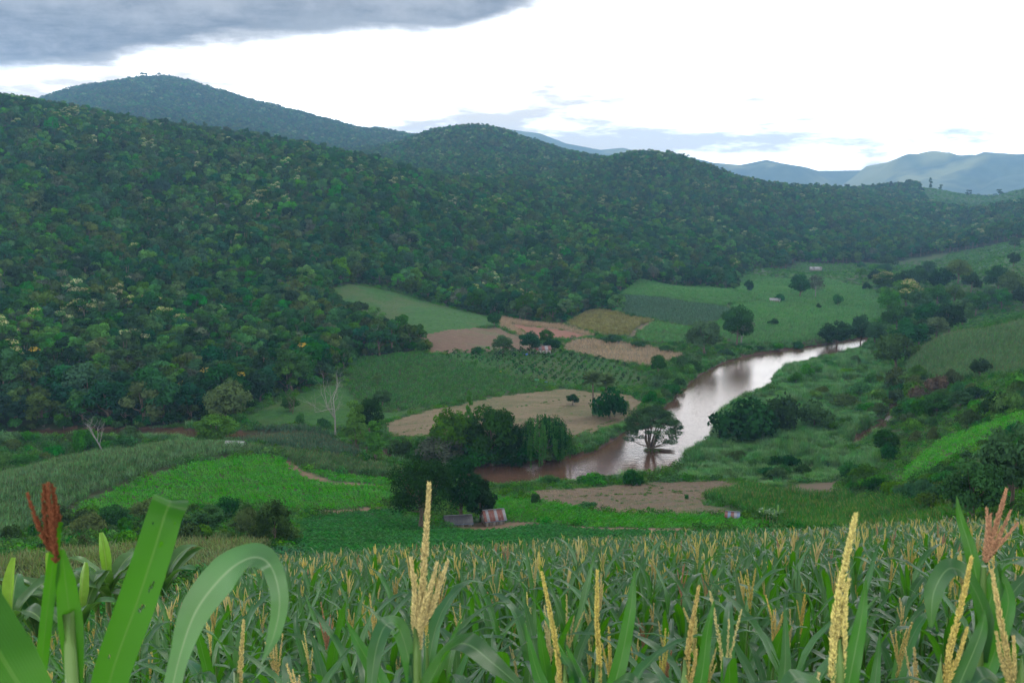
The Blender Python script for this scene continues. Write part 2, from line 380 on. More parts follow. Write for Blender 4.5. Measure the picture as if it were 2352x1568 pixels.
def height(az, r):
    x, y = np.sin(az) * r, np.cos(az) * r
    z = rbf(az, np.maximum(r, 15.0)) * r
    z = z + fbm(x / 190, y / 190, 5) * 9 * sstep(480, 1000, r) * (1 + r / 2500) + fbm(x / 60, y / 60, 9) * 2.2 * sstep(420, 700, r) * (1 - sstep(560, 700, r) * 0)
    z = z + fbm(x / 22, y / 22, 2, 3) * 0.7 * sstep(70, 150, r)
    np_ = near_plane(x, y) + fbm(x / 6, y / 6, 4, 2) * 0.12
    k = sstep(46, 80, r); z = np_ * (1 - k) + z * k
    z = z + CAMZ
    # river bed and banks
    m = (r > 200) & (r < 800)
    if m.any():
        xm, ym, zm = x[m], y[m], z[m]
        ins = inpoly(xm, ym, RIVER) | inpoly(xm, ym, SIDE)
        d = np.minimum(dist_poly(xm, ym, RIVER), dist_poly(xm, ym, SIDE))
        zo = np.maximum(zm, WATER + 0.55); zo = np.where(d < 3.0, np.minimum(zo, WATER + 0.15 + d * 0.6), zo)
        z[m] = np.where(ins, WATER - 0.12 - np.minimum(d, 3.0) * 0.5, zo)
    return z
# polar lattice, finer where the picture resolves more
NA = 720; AZ = np.linspace(-0.70, 0.70, NA)
RR = np.exp(np.concatenate([np.arange(math.log(58), math.log(700), 0.0066), np.arange(math.log(700), math.log(6100), 0.0135)])); NR = len(RR)
GA, GR = np.meshgrid(AZ, RR, indexing='ij'); GX, GY = np.sin(GA) * GR, np.cos(GA) * GR
GZ = height(GA, GR)
LNR = np.log(RR)
def zat(x, y):
    """Ground height at world points (bilinear on the lattice, near slope analytic)."""
    x = np.atleast_1d(np.asarray(x, float)); y = np.atleast_1d(np.asarray(y, float))
    r = np.hypot(x, y); a = np.arctan2(x, y)
    fi = np.clip((a - AZ[0]) / (AZ[1] - AZ[0]), 0, NA - 1.001); fj = np.clip(np.interp(np.log(np.maximum(r, 1)), LNR, np.arange(NR)), 0, NR - 1.001)
    i = fi.astype(int); j = fj.astype(int); s = fi - i; t = fj - j
    z = (GZ[i, j] * (1 - s) + GZ[i + 1, j] * s) * (1 - t) + (GZ[i, j + 1] * (1 - s) + GZ[i + 1, j + 1] * s) * t
    nz = CAMZ + near_plane(x, y) + fbm(x / 6, y / 6, 4, 2) * 0.12
    return np.where(r < 60, nz, z)
GE = (GZ - CAMZ) / GR
def ground(u, v, skip=0.0):
    """Where the pixel's ray meets the ground beyond the near maize: (x, y, z)."""
    a, e = ray(u, v)
    i = int(np.clip(round((a - AZ[0]) / (AZ[1] - AZ[0])), 0, NA - 1))
    ok = np.where((GE[i] >= e) & (RR > max(75.0, skip)))[0]
    j = ok[0] if len(ok) else NR - 2
    D = RR[j]
    if j > 0 and GE[i, j - 1] < e:
        t = (e - GE[i, j - 1]) / (GE[i, j] - GE[i, j - 1] + 1e-12); D = RR[j - 1] + t * (RR[j] - RR[j - 1])
    x, y = math.sin(a) * D, math.cos(a) * D
    return x, y, float(zat(x, y)[0])
def gpoly(P, sm=1, skip=0.0): return smooth_poly([ground(u, v, skip)[:2] for u, v in P], sm, 0.09)

# ------------------------------------------------------------------ ground materials
M_soil = surface('soil', (0.085, 0.052, 0.033), (0.13, 0.085, 0.055), 3.0, bump=0.03)
M_scrub = surface('scrub_ground', (0.030, 0.070, 0.020), (0.05, 0.10, 0.028), 0.25, (0.06, 0.085, 0.03), 0.03)
M_floor = surface('forest_floor', (0.020, 0.035, 0.014), (0.035, 0.05, 0.02), 0.2)
M_grass = surface('pasture', (0.022, 0.085, 0.015), (0.040, 0.125, 0.021), 0.35, (0.06, 0.10, 0.028), 0.035)
M_stub = surface('stubble_ground', (0.140, 0.105, 0.060), (0.22, 0.172, 0.105), 0.7, (0.12, 0.115, 0.055), 0.045, stretch=(0.35, 2.2, 1), rot=0.5, lo=0.25, hi=0.75)
M_stub2 = surface('stubble_ground_dark', (0.095, 0.068, 0.046), (0.165, 0.120, 0.082), 0.7, (0.08, 0.09, 0.04), 0.05, stretch=(0.35, 2.2, 1), rot=0.3, lo=0.25, hi=0.75)
M_plough = surface('ploughed_ground', (0.11, 0.068, 0.045), (0.175, 0.112, 0.074), 0.6, (0.10, 0.12, 0.05), 0.04, stretch=(0.4, 2.0, 1), rot=-0.5, lo=0.25, hi=0.75)
M_red = surface('red_ground', (0.19, 0.085, 0.055), (0.25, 0.12, 0.08), 0.8, stretch=(0.4, 2.0, 1), rot=-0.3)
M_path = surface('path_earth', (0.13, 0.085, 0.05), (0.20, 0.135, 0.085), 0.9, (0.06, 0.09, 0.03), 0.12)
M_dark = surface('crop_soil', (0.045, 0.06, 0.022), (0.075, 0.075, 0.04), 0.8)
M_far = surface('far_hill', (0.05, 0.075, 0.035), (0.10, 0.13, 0.05), 0.006, (0.27, 0.28, 0.11), 0.0016, lo=0.3, hi=0.7)  # pale third tone puts sunlit patches into the hill colour

# fields: name, label, pixel outline, ground material
FIELDS = [
 ('maize_hill_field', 'greyish green maize field over the rounded hillock left of the bean slope', [(-250, 1150), (0, 1098), (200, 1045), (400, 1018), (560, 1028), (622, 1038), (560, 1046), (420, 1062), (280, 1112), (150, 1172), (120, 1195), (0, 1245), (-250, 1290)], M_dark),
 ('maize_spur_field', 'narrow maize strip running down the spur from the white roof', [(628, 1038), (760, 1050), (935, 1085), (925, 1102), (740, 1082), (668, 1060)], M_dark),
 ('maize_knoll_field', 'dark maize field on the small knoll by the white dead tree', [(548, 990), (640, 984), (700, 985), (780, 1010), (840, 1054), (760, 1048), (640, 1034), (565, 1024)], M_dark),
 ('bean_slope_field', 'bright green bean field on the open slope of the hillock', [(150, 1178), (285, 1116), (425, 1066), (560, 1050), (630, 1044), (668, 1070), (730, 1105), (905, 1118), (900, 1158), (690, 1180), (600, 1160), (450, 1165), (300, 1185), (200, 1195)], M_dark),
 ('bean_strip_field', 'bright green bean strip below the footpath', [(735, 1082), (925, 1106), (915, 1116), (780, 1106), (716, 1086)], M_dark),
 ('bean_hollow_field', 'dark green bean field in the hollow below the two huts', [(690, 1192), (900, 1168), (985, 1212), (1180, 1208), (1500, 1222), (1800, 1216), (1930, 1248), (1800, 1300), (1000, 1320), (780, 1320), (690, 1275), (680, 1230)], M_dark),
 ('bean_river_field', 'fresh green bean field between the red roofed hut and the harvested plot', [(1115, 1128), (1180, 1148), (1330, 1168), (1650, 1183), (1820, 1206), (1800, 1214), (1500, 1214), (1300, 1206), (1165, 1198), (1125, 1172)], M_dark),
 ('harvested_river_field', 'brown harvested plot of dry furrows beside the river bend', [(1190, 1132), (1320, 1122), (1480, 1108), (1640, 1102), (1725, 1116), (1625, 1136), (1612, 1158), (1700, 1182), (1500, 1178), (1330, 1164), (1250, 1152)], M_stub2),
 ('maize_river_field', 'deep green maize field on the low rise right of the harvested plot', [(1612, 1146), (1700, 1124), (1780, 1134), (1950, 1148), (2050, 1154), (2130, 1182), (2185, 1208), (2185, 1240), (1900, 1236), (1810, 1210), (1700, 1176)], M_dark),
 ('fallow_field', 'small brown fallow patch behind the deep green maize', [(1780, 1122), (1850, 1107), (1938, 1103), (1925, 1126), (1850, 1140), (1790, 1132)], M_stub2),
 ('maize_olive_field', 'olive brown ripening maize field below the thicket', [(-250, 1330), (0, 1306), (150, 1284), (400, 1260), (590, 1252), (622, 1260), (560, 1300), (420, 1330), (0, 1362), (-250, 1380)], M_dark),
 ('bean_corner_field', 'blue green bean field between the olive maize and the hollow', [(626, 1258), (700, 1266), (775, 1290), (720, 1330), (560, 1340), (500, 1328), (575, 1300)], M_dark),
 ('harvested_field', 'pale tan harvested field in the valley middle', [(890, 967), (1010, 937), (1150, 910), (1290, 892), (1370, 902), (1440, 905), (1478, 925), (1440, 965), (1400, 985), (1330, 1004), (1200, 1010), (1050, 1006), (900, 1004)], M_stub),
 ('vegetable_field', 'dark green staked vegetable field in the valley middle', [(820, 822), (1000, 814), (1120, 850), (1270, 887), (1150, 906), (1000, 933), (870, 945), (830, 925), (795, 892), (812, 850)], M_dark),
 ('pasture', 'smooth bright green pasture at the forest foot', [(555, 962), (640, 925), (700, 900), (770, 884), (800, 895), (835, 928), (870, 948), (1000, 935), (890, 962), (800, 978), (600, 982)], M_grass),
 ('orchard_ground', 'weedy ground of the young orchard', [(1010, 814), (1150, 806), (1290, 808), (1400, 830), (1482, 858), (1480, 886), (1380, 892), (1270, 884), (1130, 850)], M_grass),
 ('ploughed_field', 'bare brown ploughed slope above the orchard', [(985, 810), (980, 795), (930, 782), (940, 766), (1060, 752), (1120, 755), (1140, 748), (1160, 762), (1220, 782), (1290, 804), (1150, 804), (1020, 812)], M_plough),
 ('hill_pasture', 'steep green pasture strip climbing between two arms of forest', [(750, 668), (800, 654), (860, 660), (970, 690), (1080, 718), (1138, 728), (1138, 746), (1110, 752), (985, 768), (930, 765), (850, 735), (780, 698)], M_grass),
 ('dry_maize_field', 'dry tan maize strip above the red earth', [(1142, 727), (1290, 747), (1372, 772), (1345, 772), (1295, 757), (1170, 742), (1215, 776), (1180, 766), (1145, 750)], M_stub),
 ('red_earth_field', 'bare red earth plot edged by dry maize', [(1172, 743), (1295, 758), (1350, 773), (1240, 779), (1215, 774)], M_red),
 ('maize_yellow_field', 'yellowing maize field at the forest edge', [(1300, 747), (1352, 715), (1420, 722), (1505, 740), (1445, 772), (1390, 774)], M_dark),
 ('stalk_field', 'greyish tan field of standing dry stalks', [(1295, 788), (1340, 777), (1480, 792), (1578, 816), (1530, 832), (1490, 842), (1400, 826), (1295, 804)], M_stub),
 ('dirt_track', 'short reddish dirt track beside the yellowing maize', [(1444, 773), (1456, 773), (1490, 746), (1500, 741), (1488, 742), (1460, 755)], M_path),
 ('maize_upper_field', 'light green maize field below the flowering trees', [(1452, 655), (1470, 642), (1640, 662), (1745, 690), (1650, 702), (1425, 682)], M_dark),
 ('maize_middle_field', 'dull blue green maize band across the valley', [(1398, 682), (1650, 705), (1705, 720), (1640, 738), (1580, 750), (1510, 738), (1425, 718)], M_dark),
 ('maize_small_field', 'green maize patch right of the dirt track', [(1485, 750), (1510, 742), (1582, 754), (1575, 788), (1500, 788), (1460, 778)], M_dark),
 ('maize_valley_field', 'broad light green maize field in the upper valley', [(1702, 632), (1830, 645), (1900, 640), (1980, 660), (2065, 700), (2000, 740), (1895, 788), (1700, 795), (1650, 770), (1650, 745), (1715, 722), (1680, 704), (1750, 692), (1690, 668)], M_dark),
 ('meadow', 'pale yellow green meadow by the far hut', [(1830, 602), (2000, 606), (1960, 640), (1850, 642), (1800, 632)], M_grass),
 ('maize_ridge_field', 'rolling maize field on the right hand ridge', [(2112, 798), (2240, 766), (2352, 738), (2700, 670), (2700, 880), (2352, 860), (2250, 868), (2150, 878), (2075, 880)], M_dark),
 ('river_meadow', 'light green meadow between the river trees and the ridge', [(2118, 784), (2200, 735), (2352, 700), (2600, 680), (2600, 700), (2352, 728), (2230, 764)], M_grass),
 ('upper_meadow', 'green meadow slope at the right forest edge', [(2165, 582), (2352, 548), (2600, 530), (2600, 650), (2352, 642), (2200, 622)], M_grass),
 ('plateau_meadow', 'light green meadow on the far plateau', [(2110, 440), (2352, 446), (2600, 446), (2400, 468), (2250, 474), (2170, 472)], M_grass),
 ('footpath', 'pale earth footpath winding down the bean slope', [(650, 1056), (662, 1056), (700, 1083), (760, 1103), (905, 1117), (900, 1122), (750, 1111), (690, 1093)], M_path),
 ('hut_yard', 'trodden reddish earth yard around the two huts', [(1028, 1205), (1110, 1196), (1180, 1200), (1290, 1206), (1180, 1213), (1040, 1216)], M_path),
 ('field_track', 'thin reddish track along the foot of the bean slope', [(690, 1181), (900, 1161), (900, 1167), (690, 1188)], M_path),
 ('field_track', 'reddish track between the two bean fields', [(1280, 1207), (1500, 1213), (1630, 1216), (1500, 1220), (1300, 1212)], M_path),
 ('summit_meadow', 'bare green grass along the summit ridge of the mountain', [(300, 200), (400, 200), (400, 210)], M_grass),
 ('bean_bank_field', 'bright green bean slope on the right bank', [(2060, 1100), (2160, 1005), (2352, 945), (2600, 900), (2600, 970), (2352, 1000), (2210, 1042), (2110, 1108)], M_dark),
]
FOREST_PX = [(-500, 1000), (0, 998), (180, 983), (330, 982), (450, 974), (560, 945), (640, 910), (760, 880), (815, 822), (980, 806), (978, 796), (920, 782), (840, 745), (770, 700), (745, 668), (800, 652), (870, 655), (980, 690), (1130, 728),
             (1290, 746), (1345, 716), (1425, 722), (1400, 684), (1455, 655), (1465, 641), (1600, 657), (1690, 664), (1702, 632), (1830, 602), (2000, 602), (2165, 582), (2352, 546), (2700, 525)]
fp = [ground(u, v)[:2] for u, v in FOREST_PX]
FOREST = fp + [(math.sin(0.75) * 9000, math.cos(0.75) * 9000), (0, 12000), (-math.sin(0.75) * 9000, math.cos(0.75) * 9000)]
for f in FIELDS: pass
FPOLY = {f[0]: gpoly(f[2], 1) for f in FIELDS}
FPOLY['plateau_meadow'] = smooth_poly([(math.sin(ray(u, 450)[0]) * far_d(D), math.cos(ray(u, 450)[0]) * far_d(D)) for u, D in ((2110, 1480), (2170, 1340), (2260, 1290), (2330, 1330), (2420, 1420), (2620, 1440), (2620, 1750), (2100, 1750))], 2)
FPOLY['summit_meadow'] = smooth_poly([(math.sin(ray(u, 450)[0]) * far_d(D), math.cos(ray(u, 450)[0]) * far_d(D)) for u, D in ((280, 2070), (400, 2050), (470, 2080), (640, 2090), (640, 2150), (470, 2170), (280, 2180))], 2)
FPL = [FPOLY['plateau_meadow'] if f[0] == 'plateau_meadow' else FPOLY['summit_meadow'] if f[0] == 'summit_meadow' else gpoly(f[2], 1) for f in FIELDS]
FORDER = [f[0] for f in FIELDS]
REED_PX = [(1560, 1075), (1575, 1050), (1640, 1000), (1645, 955), (1705, 920), (1780, 895), (1775, 862), (1830, 840), (1900, 822), (1985, 800), (2050, 850), (2060, 900), (2030, 935), (2040, 965), (2000, 985), (1960, 1020), (1925, 1045), (1990, 1030), (2030, 1030), (2010, 1085), (1930, 1100), (1850, 1104), (1775, 1118), (1700, 1100), (1640, 1098), (1560, 1096)]
REED = gpoly(REED_PX, 1)
def classify(x, y):
    """Ground class: 0 open scrub, 1 forest, 2 reeds, 10+ fields."""
    c = np.zeros(np.shape(x), np.int16)
    jx = x + fbm(x / 3.0, y / 3.0, 21, 2) * 1.2; jy = y + fbm(x / 3.0, y / 3.0, 33, 2) * 1.2
    c[inpoly(x, y, FOREST)] = 1
    c[inpoly(x, y, REED)] = 2
    for k, P in enumerate(FPL): c[inpoly(jx, jy, P)] = 10 + k
    return c
M_mud = surface('mud_bank', (0.07, 0.042, 0.028), (0.12, 0.075, 0.05), 0.8)
CX = (GX[:-1, :-1] + GX[1:, 1:]) / 2; CY = (GY[:-1, :-1] + GY[1:, 1:]) / 2
CLS = classify(CX, CY)
VID = np.arange(NA * NR).reshape(NA, NR)
GVERT = np.stack([GX, GY, GZ], -1).reshape(-1, 3)
QUAD = np.stack([VID[:-1, :-1], VID[1:, :-1], VID[1:, 1:], VID[:-1, 1:]], -1)
def sheet(name, mask, mat, label):
    q = QUAD[mask]
    if len(q) == 0: return None
    used, inv = np.unique(q.ravel(), return_inverse=True)
    me = make_mesh(name, GVERT[used], [(inv.reshape(-1, 4), 0)], [mat], smooth=True)
    o = new_obj(name, me); return tag(o, label, None, None, 'structure')
bank = ((CLS == 0) | (CLS == 2)) & (np.minimum(dist_poly(CX, CY, RIVER), dist_poly(CX, CY, SIDE)) < 1.7 + 1.6 * fbm(CX / 6, CY / 6, 41, 2))
sheet('river_bank', bank, M_mud, 'muddy brown river bank at the waterline')
base = ((CLS == 0) | (CLS == 2)) & ~bank
sheet('valley_ground', base, M_scrub, 'rough green open ground between the fields and along the river')
sheet('forest_hills', CLS == 1, M_floor, 'shaded forest ground of the wooded hills')
for k, f in enumerate(FIELDS): sheet(f[0], CLS == 10 + k, f[3], f[1])
# the near slope, all round the viewpoint
na, nr = 160, 90
a_ = np.linspace(-2.2, 2.2, na); r_ = np.exp(np.linspace(math.log(0.35), math.log(60), nr)); A_, R_ = np.meshgrid(a_, r_, indexing='ij')
X_, Y_ = np.sin(A_) * R_, np.cos(A_) * R_
Z_ = CAMZ + near_plane(X_, Y_) + fbm(X_ / 6, Y_ / 6, 4, 2) * 0.12
vid = np.arange(na * nr).reshape(na, nr)
q = np.stack([vid[:-1, :-1], vid[1:, :-1], vid[1:, 1:], vid[:-1, 1:]], -1).reshape(-1, 4)
v = np.stack([X_, Y_, Z_], -1).reshape(-1, 3); v = np.vstack([v, [[0, 0, CAMZ - 1.68]]])
tri = [(vid[i + 1, 0], vid[i, 0], na * nr) for i in range(na - 1)]
tag(new_obj('maize_slope', make_mesh('maize_slope', v, [(q, 0), (tri, 0)], [M_soil], smooth=True)), 'brown earth slope under the near maize', None, None, 'structure')

# ------------------------------------------------------------------ river
def water_mat():
    m, t = mat_new('river_water')
    tc_ = t.nodes.new('ShaderNodeTexCoord'); mp = t.nodes.new('ShaderNodeMapping'); lk(t, tc_.outputs['Object'], mp.inputs[0])
    mp.inputs['Rotation'].default_value = (0, 0, 0.15); mp.inputs['Scale'].default_value = (0.55, 1.3, 1)
    n1 = t.nodes.new('ShaderNodeTexNoise'); n1.inputs['Scale'].default_value = 0.75; n1.inputs['Detail'].default_value = 5; n1.inputs['Roughness'].default_value = 0.6; lk(t, mp.outputs[0], n1.inputs['Vector'])
    n2 = t.nodes.new('ShaderNodeTexNoise'); n2.inputs['Scale'].default_value = 0.12; n2.inputs['Detail'].default_value = 3; lk(t, mp.outputs[0], n2.inputs['Vector'])
    mx = t.nodes.new('ShaderNodeMix'); mx.data_type = 'RGBA'; lk(t, n2.outputs[0], mx.inputs[0]); mx.inputs[6].default_value = (0.085, 0.043, 0.027, 1); mx.inputs[7].default_value = (0.13, 0.07, 0.045, 1)
    b = t.nodes.new('ShaderNodeBump'); b.inputs['Strength'].default_value = 1.0; b.inputs['Distance'].default_value = 0.085; lk(t, n1.outputs[0], b.inputs['Height'])
    p = t.nodes.new('ShaderNodeBsdfPrincipled'); lk(t, mx.outputs[2], p.inputs['Base Color']); p.inputs['Roughness'].default_value = 0.10; p.inputs['IOR'].default_value = 1.45; p.inputs['Specular IOR Level'].default_value = 0.5
    lk(t, b.outputs[0], p.inputs['Normal'])
    o = t.nodes.new('ShaderNodeOutputMaterial'); lk(t, p.outputs[0], o.inputs[0]); return m
M_water = water_mat()
def flat_sheet(name, P, z, mat, label, grow=3.0):
    P = np.asarray(P); x0, y0 = P.min(0) - grow; x1, y1 = P.max(0) + grow; s = 2.0
    xs = np.arange(x0, x1 + s, s); ys = np.arange(y0, y1 + s, s); X, Y = np.meshgrid(xs, ys, indexing='ij')
    cx, cy_ = X[:-1, :-1] + s / 2, Y[:-1, :-1] + s / 2
    keep = inpoly(cx, cy_, P) | (dist_poly(cx, cy_, P) < grow)
    vi = np.arange(X.size).reshape(X.shape); qq = np.stack([vi[:-1, :-1], vi[1:, :-1], vi[1:, 1:], vi[:-1, 1:]], -1)[keep]
    us, inv = np.unique(qq.ravel(), return_inverse=True)
    V = np.stack([X, Y, np.full(X.shape, z)], -1).reshape(-1, 3)[us]
    return tag(new_obj(name, make_mesh(name, V, [(inv.reshape(-1, 4), 0)], [mat], smooth=True)), label, None, None, 'structure')
flat_sheet('river', RIVER, WATER, M_water, 'muddy brown river bending through the valley with sky glare')
flat_sheet('side_channel', SIDE, WATER + 0.004, M_water, 'narrow water channel behind the reeds')

# ------------------------------------------------------------------ far plain and mountains
RIDGES = [([(600, 322), (860, 302), (930, 320), (1000, 335), (1100, 310), (1170, 303), (1240, 313), (1300, 336), (1380, 351), (1430, 346), (1460, 353), (1520, 366), (1600, 384), (1800, 400)], 8000, 0.13),
          ([(1400, 400), (1580, 369), (1640, 381), (1700, 386), (1760, 374), (1800, 383), (1850, 391), (1900, 406), (1960, 402), (2100, 420)], 7600, 0.12),
          ([(1860, 410), (1950, 396), (2030, 381), (2110, 369), (2180, 358), (2200, 364), (2280, 362), (2352, 374), (2500, 371), (2800, 395)], 7300, 0.12),
          ([(1930, 425), (2050, 402), (2150, 388), (2210, 374), (2260, 357), (2352, 364), (2450, 360), (2800, 380)], 6900, 0.13),
          ([(2150, 440), (2210, 433), (2270, 417), (2352, 407), (2500, 384), (2800, 360)], 6500, 0.10)]
fa = np.linspace(-0.62, 0.70, 620); fr = np.exp(np.linspace(math.log(5900), math.log(8700), 150)); FA, FR = np.meshgrid(fa, fr, indexing='ij')
FX, FY = np.sin(FA) * FR, np.cos(FA) * FR
FZ = -30.0 + fbm(FX / 900, FY / 900, 60) * 40 * sstep(5900, 6600, FR)
for k, (P, D, w) in enumerate(RIDGES):
    pa = np.array([ray(u, v) for u, v in P]); e = np.interp(FA, pa[:, 0], pa[:, 1], left=-0.02, right=pa[-1, 1]) + 0.003
    side = np.clip((FA - pa[0, 0]) / 0.05, 0, 1)
    sp = fbm(FX / (D * 0.09), FY / (D * 0.09), 70 + k, 5)
    t = np.abs((FR - D) / D) / w
    prof = np.clip(1 - t, 0, 1) ** 1.15
    hgt = (e * D + 30) * prof * (1 + 1.1 * sp * np.clip(t * 3, 0, 1)) - 30
    hgt = hgt * side + (-30) * (1 - side)
    FZ = np.maximum(FZ, hgt)
FZ += CAMZ
FZ[:, 0] -= 12
fv = np.arange(FX.size).reshape(FX.shape)
fq = np.stack([fv[:-1, :-1], fv[1:, :-1], fv[1:, 1:], fv[:-1, 1:]], -1).reshape(-1, 4)
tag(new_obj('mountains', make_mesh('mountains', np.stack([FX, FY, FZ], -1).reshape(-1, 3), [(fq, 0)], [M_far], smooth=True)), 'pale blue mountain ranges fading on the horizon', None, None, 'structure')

# ------------------------------------------------------------------ haze
def haze_box(x0, x1, y0, y1, z0, z1, density, colour):
    m, t = mat_new('haze_air'); pv = t.nodes.new('ShaderNodeVolumePrincipled')
    pv.inputs['Color'].default_value = (*colour, 1); pv.inputs['Density'].default_value = density; pv.inputs['Anisotropy'].default_value = 0.3
    o = t.nodes.new('ShaderNodeOutputMaterial'); lk(t, pv.outputs[0], o.inputs['Volume'])
    b = MB(); b.box(((x0 + x1) / 2, (y0 + y1) / 2, (z0 + z1) / 2), (x1 - x0, y1 - y0, z1 - z0))
    me = b.mesh('haze', [m]); ob = new_obj('haze', me); return tag(ob, 'thin bluish haze filling the valley air', 'haze', None, 'stuff')
ZLOW = min(GZ.min(), FZ.min()) - 1.0
haze_box(-6900, 6900, -200, 9000, ZLOW, max(FZ.max(), GZ.max()) + 40, 1.1e-4, (0.35, 0.63, 1.0))

# ------------------------------------------------------------------ foliage materials
M_bark = surface('bark', (0.10, 0.075, 0.055), (0.19, 0.15, 0.115), 6.0, rough=0.95, stretch=(1, 1, 0.3))
M_bark_pale = surface('pale_bark', (0.20, 0.185, 0.175), (0.34, 0.32, 0.30), 5.0, rough=0.95, stretch=(1, 1, 0.3))
G_dark = foliage('leaf_dark', (0.020, 0.078, 0.019), 0.03, 0.2, 0.5)
G_mid = foliage('leaf_mid', (0.040, 0.130, 0.024), 0.03, 0.2, 0.45)
G_bright = foliage('leaf_bright', (0.058, 0.185, 0.020), 0.02, 0.15, 0.25)
G_olive = foliage('leaf_olive', (0.062, 0.110, 0.028), 0.025, 0.2, 0.3)
G_grey = foliage('leaf_grey', (0.085, 0.115, 0.065), 0.02, 0.2, 0.2)
G_blue = foliage('leaf_bluish', (0.016, 0.078, 0.032), 0.02, 0.2, 0.3)
G_brown = foliage('leaf_brown', (0.115, 0.085, 0.055), 0.02, 0.2, 0.25)
G_flower = foliage('flower_cream', (0.30, 0.31, 0.14), 0.015, 0.2, 0.25)
G_yellow = foliage('flower_yellow', (0.36, 0.27, 0.05), 0.01, 0.1, 0.2)
G_reed = foliage('leaf_reed', (0.105, 0.255, 0.080), 0.03, 0.2, 0.4)
G_weed = foliage('leaf_weed', (0.066, 0.180, 0.032), 0.03, 0.2, 0.3)
G_dry = foliage('dry_stalk', (0.36, 0.27, 0.17), 0.01, 0.15, 0.2)
G_straw = foliage('straw', (0.33, 0.26, 0.15), 0.01, 0.15, 0.2)

def rdir(rng, n, zmin=-1.0):
    out = np.zeros((0, 3))
    while len(out) < n:
        d = rng.normal(size=(n * 2, 3)); d /= np.linalg.norm(d, axis=1, keepdims=True); out = np.vstack([out, d[d[:, 2] > zmin]])
    return out[:n]
def clump_cards(mb, rng, c, rc, n, size, m=0, shade=0.0, squash=0.8, zmin=-0.55):
    d = rdir(rng, n, zmin); rad = rng.uniform(0.62, 1.08, n)[:, None]
    p = c + d * rad * rc * np.array([1, 1, squash])
    nr = d * 0.75 + np.array([0, 0, 0.35]) + rng.normal(size=(n, 3)) * 0.42
    mb.cards(p, nr, size * rng.uniform(0.65, 1.25, n), m, 0.62, np.clip(shade + rng.normal(size=n) * 0.22, -1, 1), rng)
def tree_meshes(seed, H=10.0, R=4.0, trunk=0.14, nclump=16, per=70, card=0.42, mats=(None,), style='round', flower=0.0, bark=None, limbs=7):
    """Returns (trunk mesh, crown mesh); base at the origin, z up."""
    rng = np.random.default_rng(seed); tb = MB(); cb = MB()
    th = H * trunk; Hc = H - th
    lean = rng.normal(size=2) * 0.03 * H
    top = np.array([lean[0], lean[1], th + Hc * 0.55]); r0 = 0.022 * H + 0.02 * R
    path = [np.array([0, 0, -0.6]), np.array([lean[0] * .2, lean[1] * .2, th * .5]), np.array([lean[0] * .5, lean[1] * .5, th]), top]
    tb.tube(path, [r0 * 1.25, r0, r0 * 0.8, r0 * 0.25], 7)
    cen = []
    for k in range(nclump):
        if style == 'round':
            d = rdir(rng, 1, -0.7)[0]; rr = rng.uniform(0.5, 0.78); c = np.array([d[0] * R * rr * 1.1, d[1] * R * rr * 1.1, th + Hc * 0.45 + d[2] * Hc * 0.56 * rr]); rc = R * rng.uniform(0.28, 0.44)
        elif style == 'flat':
            a = rng.uniform(0, 6.283); q = math.sqrt(rng.uniform(0.02, 1)); c = np.array([math.cos(a) * R * 0.82 * q, math.sin(a) * R * 0.82 * q, th + Hc * (0.78 - 0.45 * q * q + rng.normal() * 0.06)]); rc = R * rng.uniform(0.2, 0.34)
        elif style == 'tall':
            z = rng.uniform(0, 1); a = rng.uniform(0, 6.283); q = rng.uniform(0.2, 0.75) * (1 - 0.55 * z); c = np.array([math.cos(a) * R * q, math.sin(a) * R * q, th + Hc * (0.1 + 0.82 * z)]); rc = R * rng.uniform(0.3, 0.5) * (1 - 0.35 * z)
        else:  # shrub: foliage right to the ground
            d = rdir(rng, 1, -0.1)[0]; rr = rng.uniform(0.35, 0.75); c = np.array([d[0] * R * rr, d[1] * R * rr, H * (0.22 + 0.55 * max(0, d[2]) * rr + 0.1 * rng.random())]); rc = min(R, H) * rng.uniform(0.3, 0.46)
        cen.append((c, rc))
    zs = np.array([c[2] for c, _ in cen]); zmid = np.quantile(zs, 0.45)
    for c, rc in cen:
        fl = flower > 0 and c[2] > zmid and rng.random() < flower
        sq = 0.42 if style == 'flat' else 0.8
        n = int(per * (rc / (R * 0.36)) ** 2) if style != 'shrub' else per
        if fl:
            clump_cards(cb, rng, c, rc, n, card, 0, rng.uniform(-1, 1), sq)
            clump_cards(cb, rng, c + np.array([0, 0, rc * 0.12]), rc, int(n * 0.75), card * 0.8, 1, rng.uniform(-1, 1), sq, 0.05)
        else: clump_cards(cb, rng, c, rc, n, card, 0, rng.uniform(-1, 1), sq)
    order = sorted(range(len(cen)), key=lambda i: -cen[i][1])[:limbs]
    for i in order:
        c, rc = cen[i]; s = path[1] * 0.3 + path[2] * 0.7 + (top - path[2]) * rng.uniform(0, 0.5); mid = s * 0.45 + c * 0.55 + np.array([0, 0, -0.06 * H])
        tb.tube([s, mid, c], [r0 * 0.42, r0 * 0.27, r0 * 0.08], 5)
    return tb.mesh('trunk', [bark or M_bark], True), cb.mesh('crown', [m for m in mats if m])
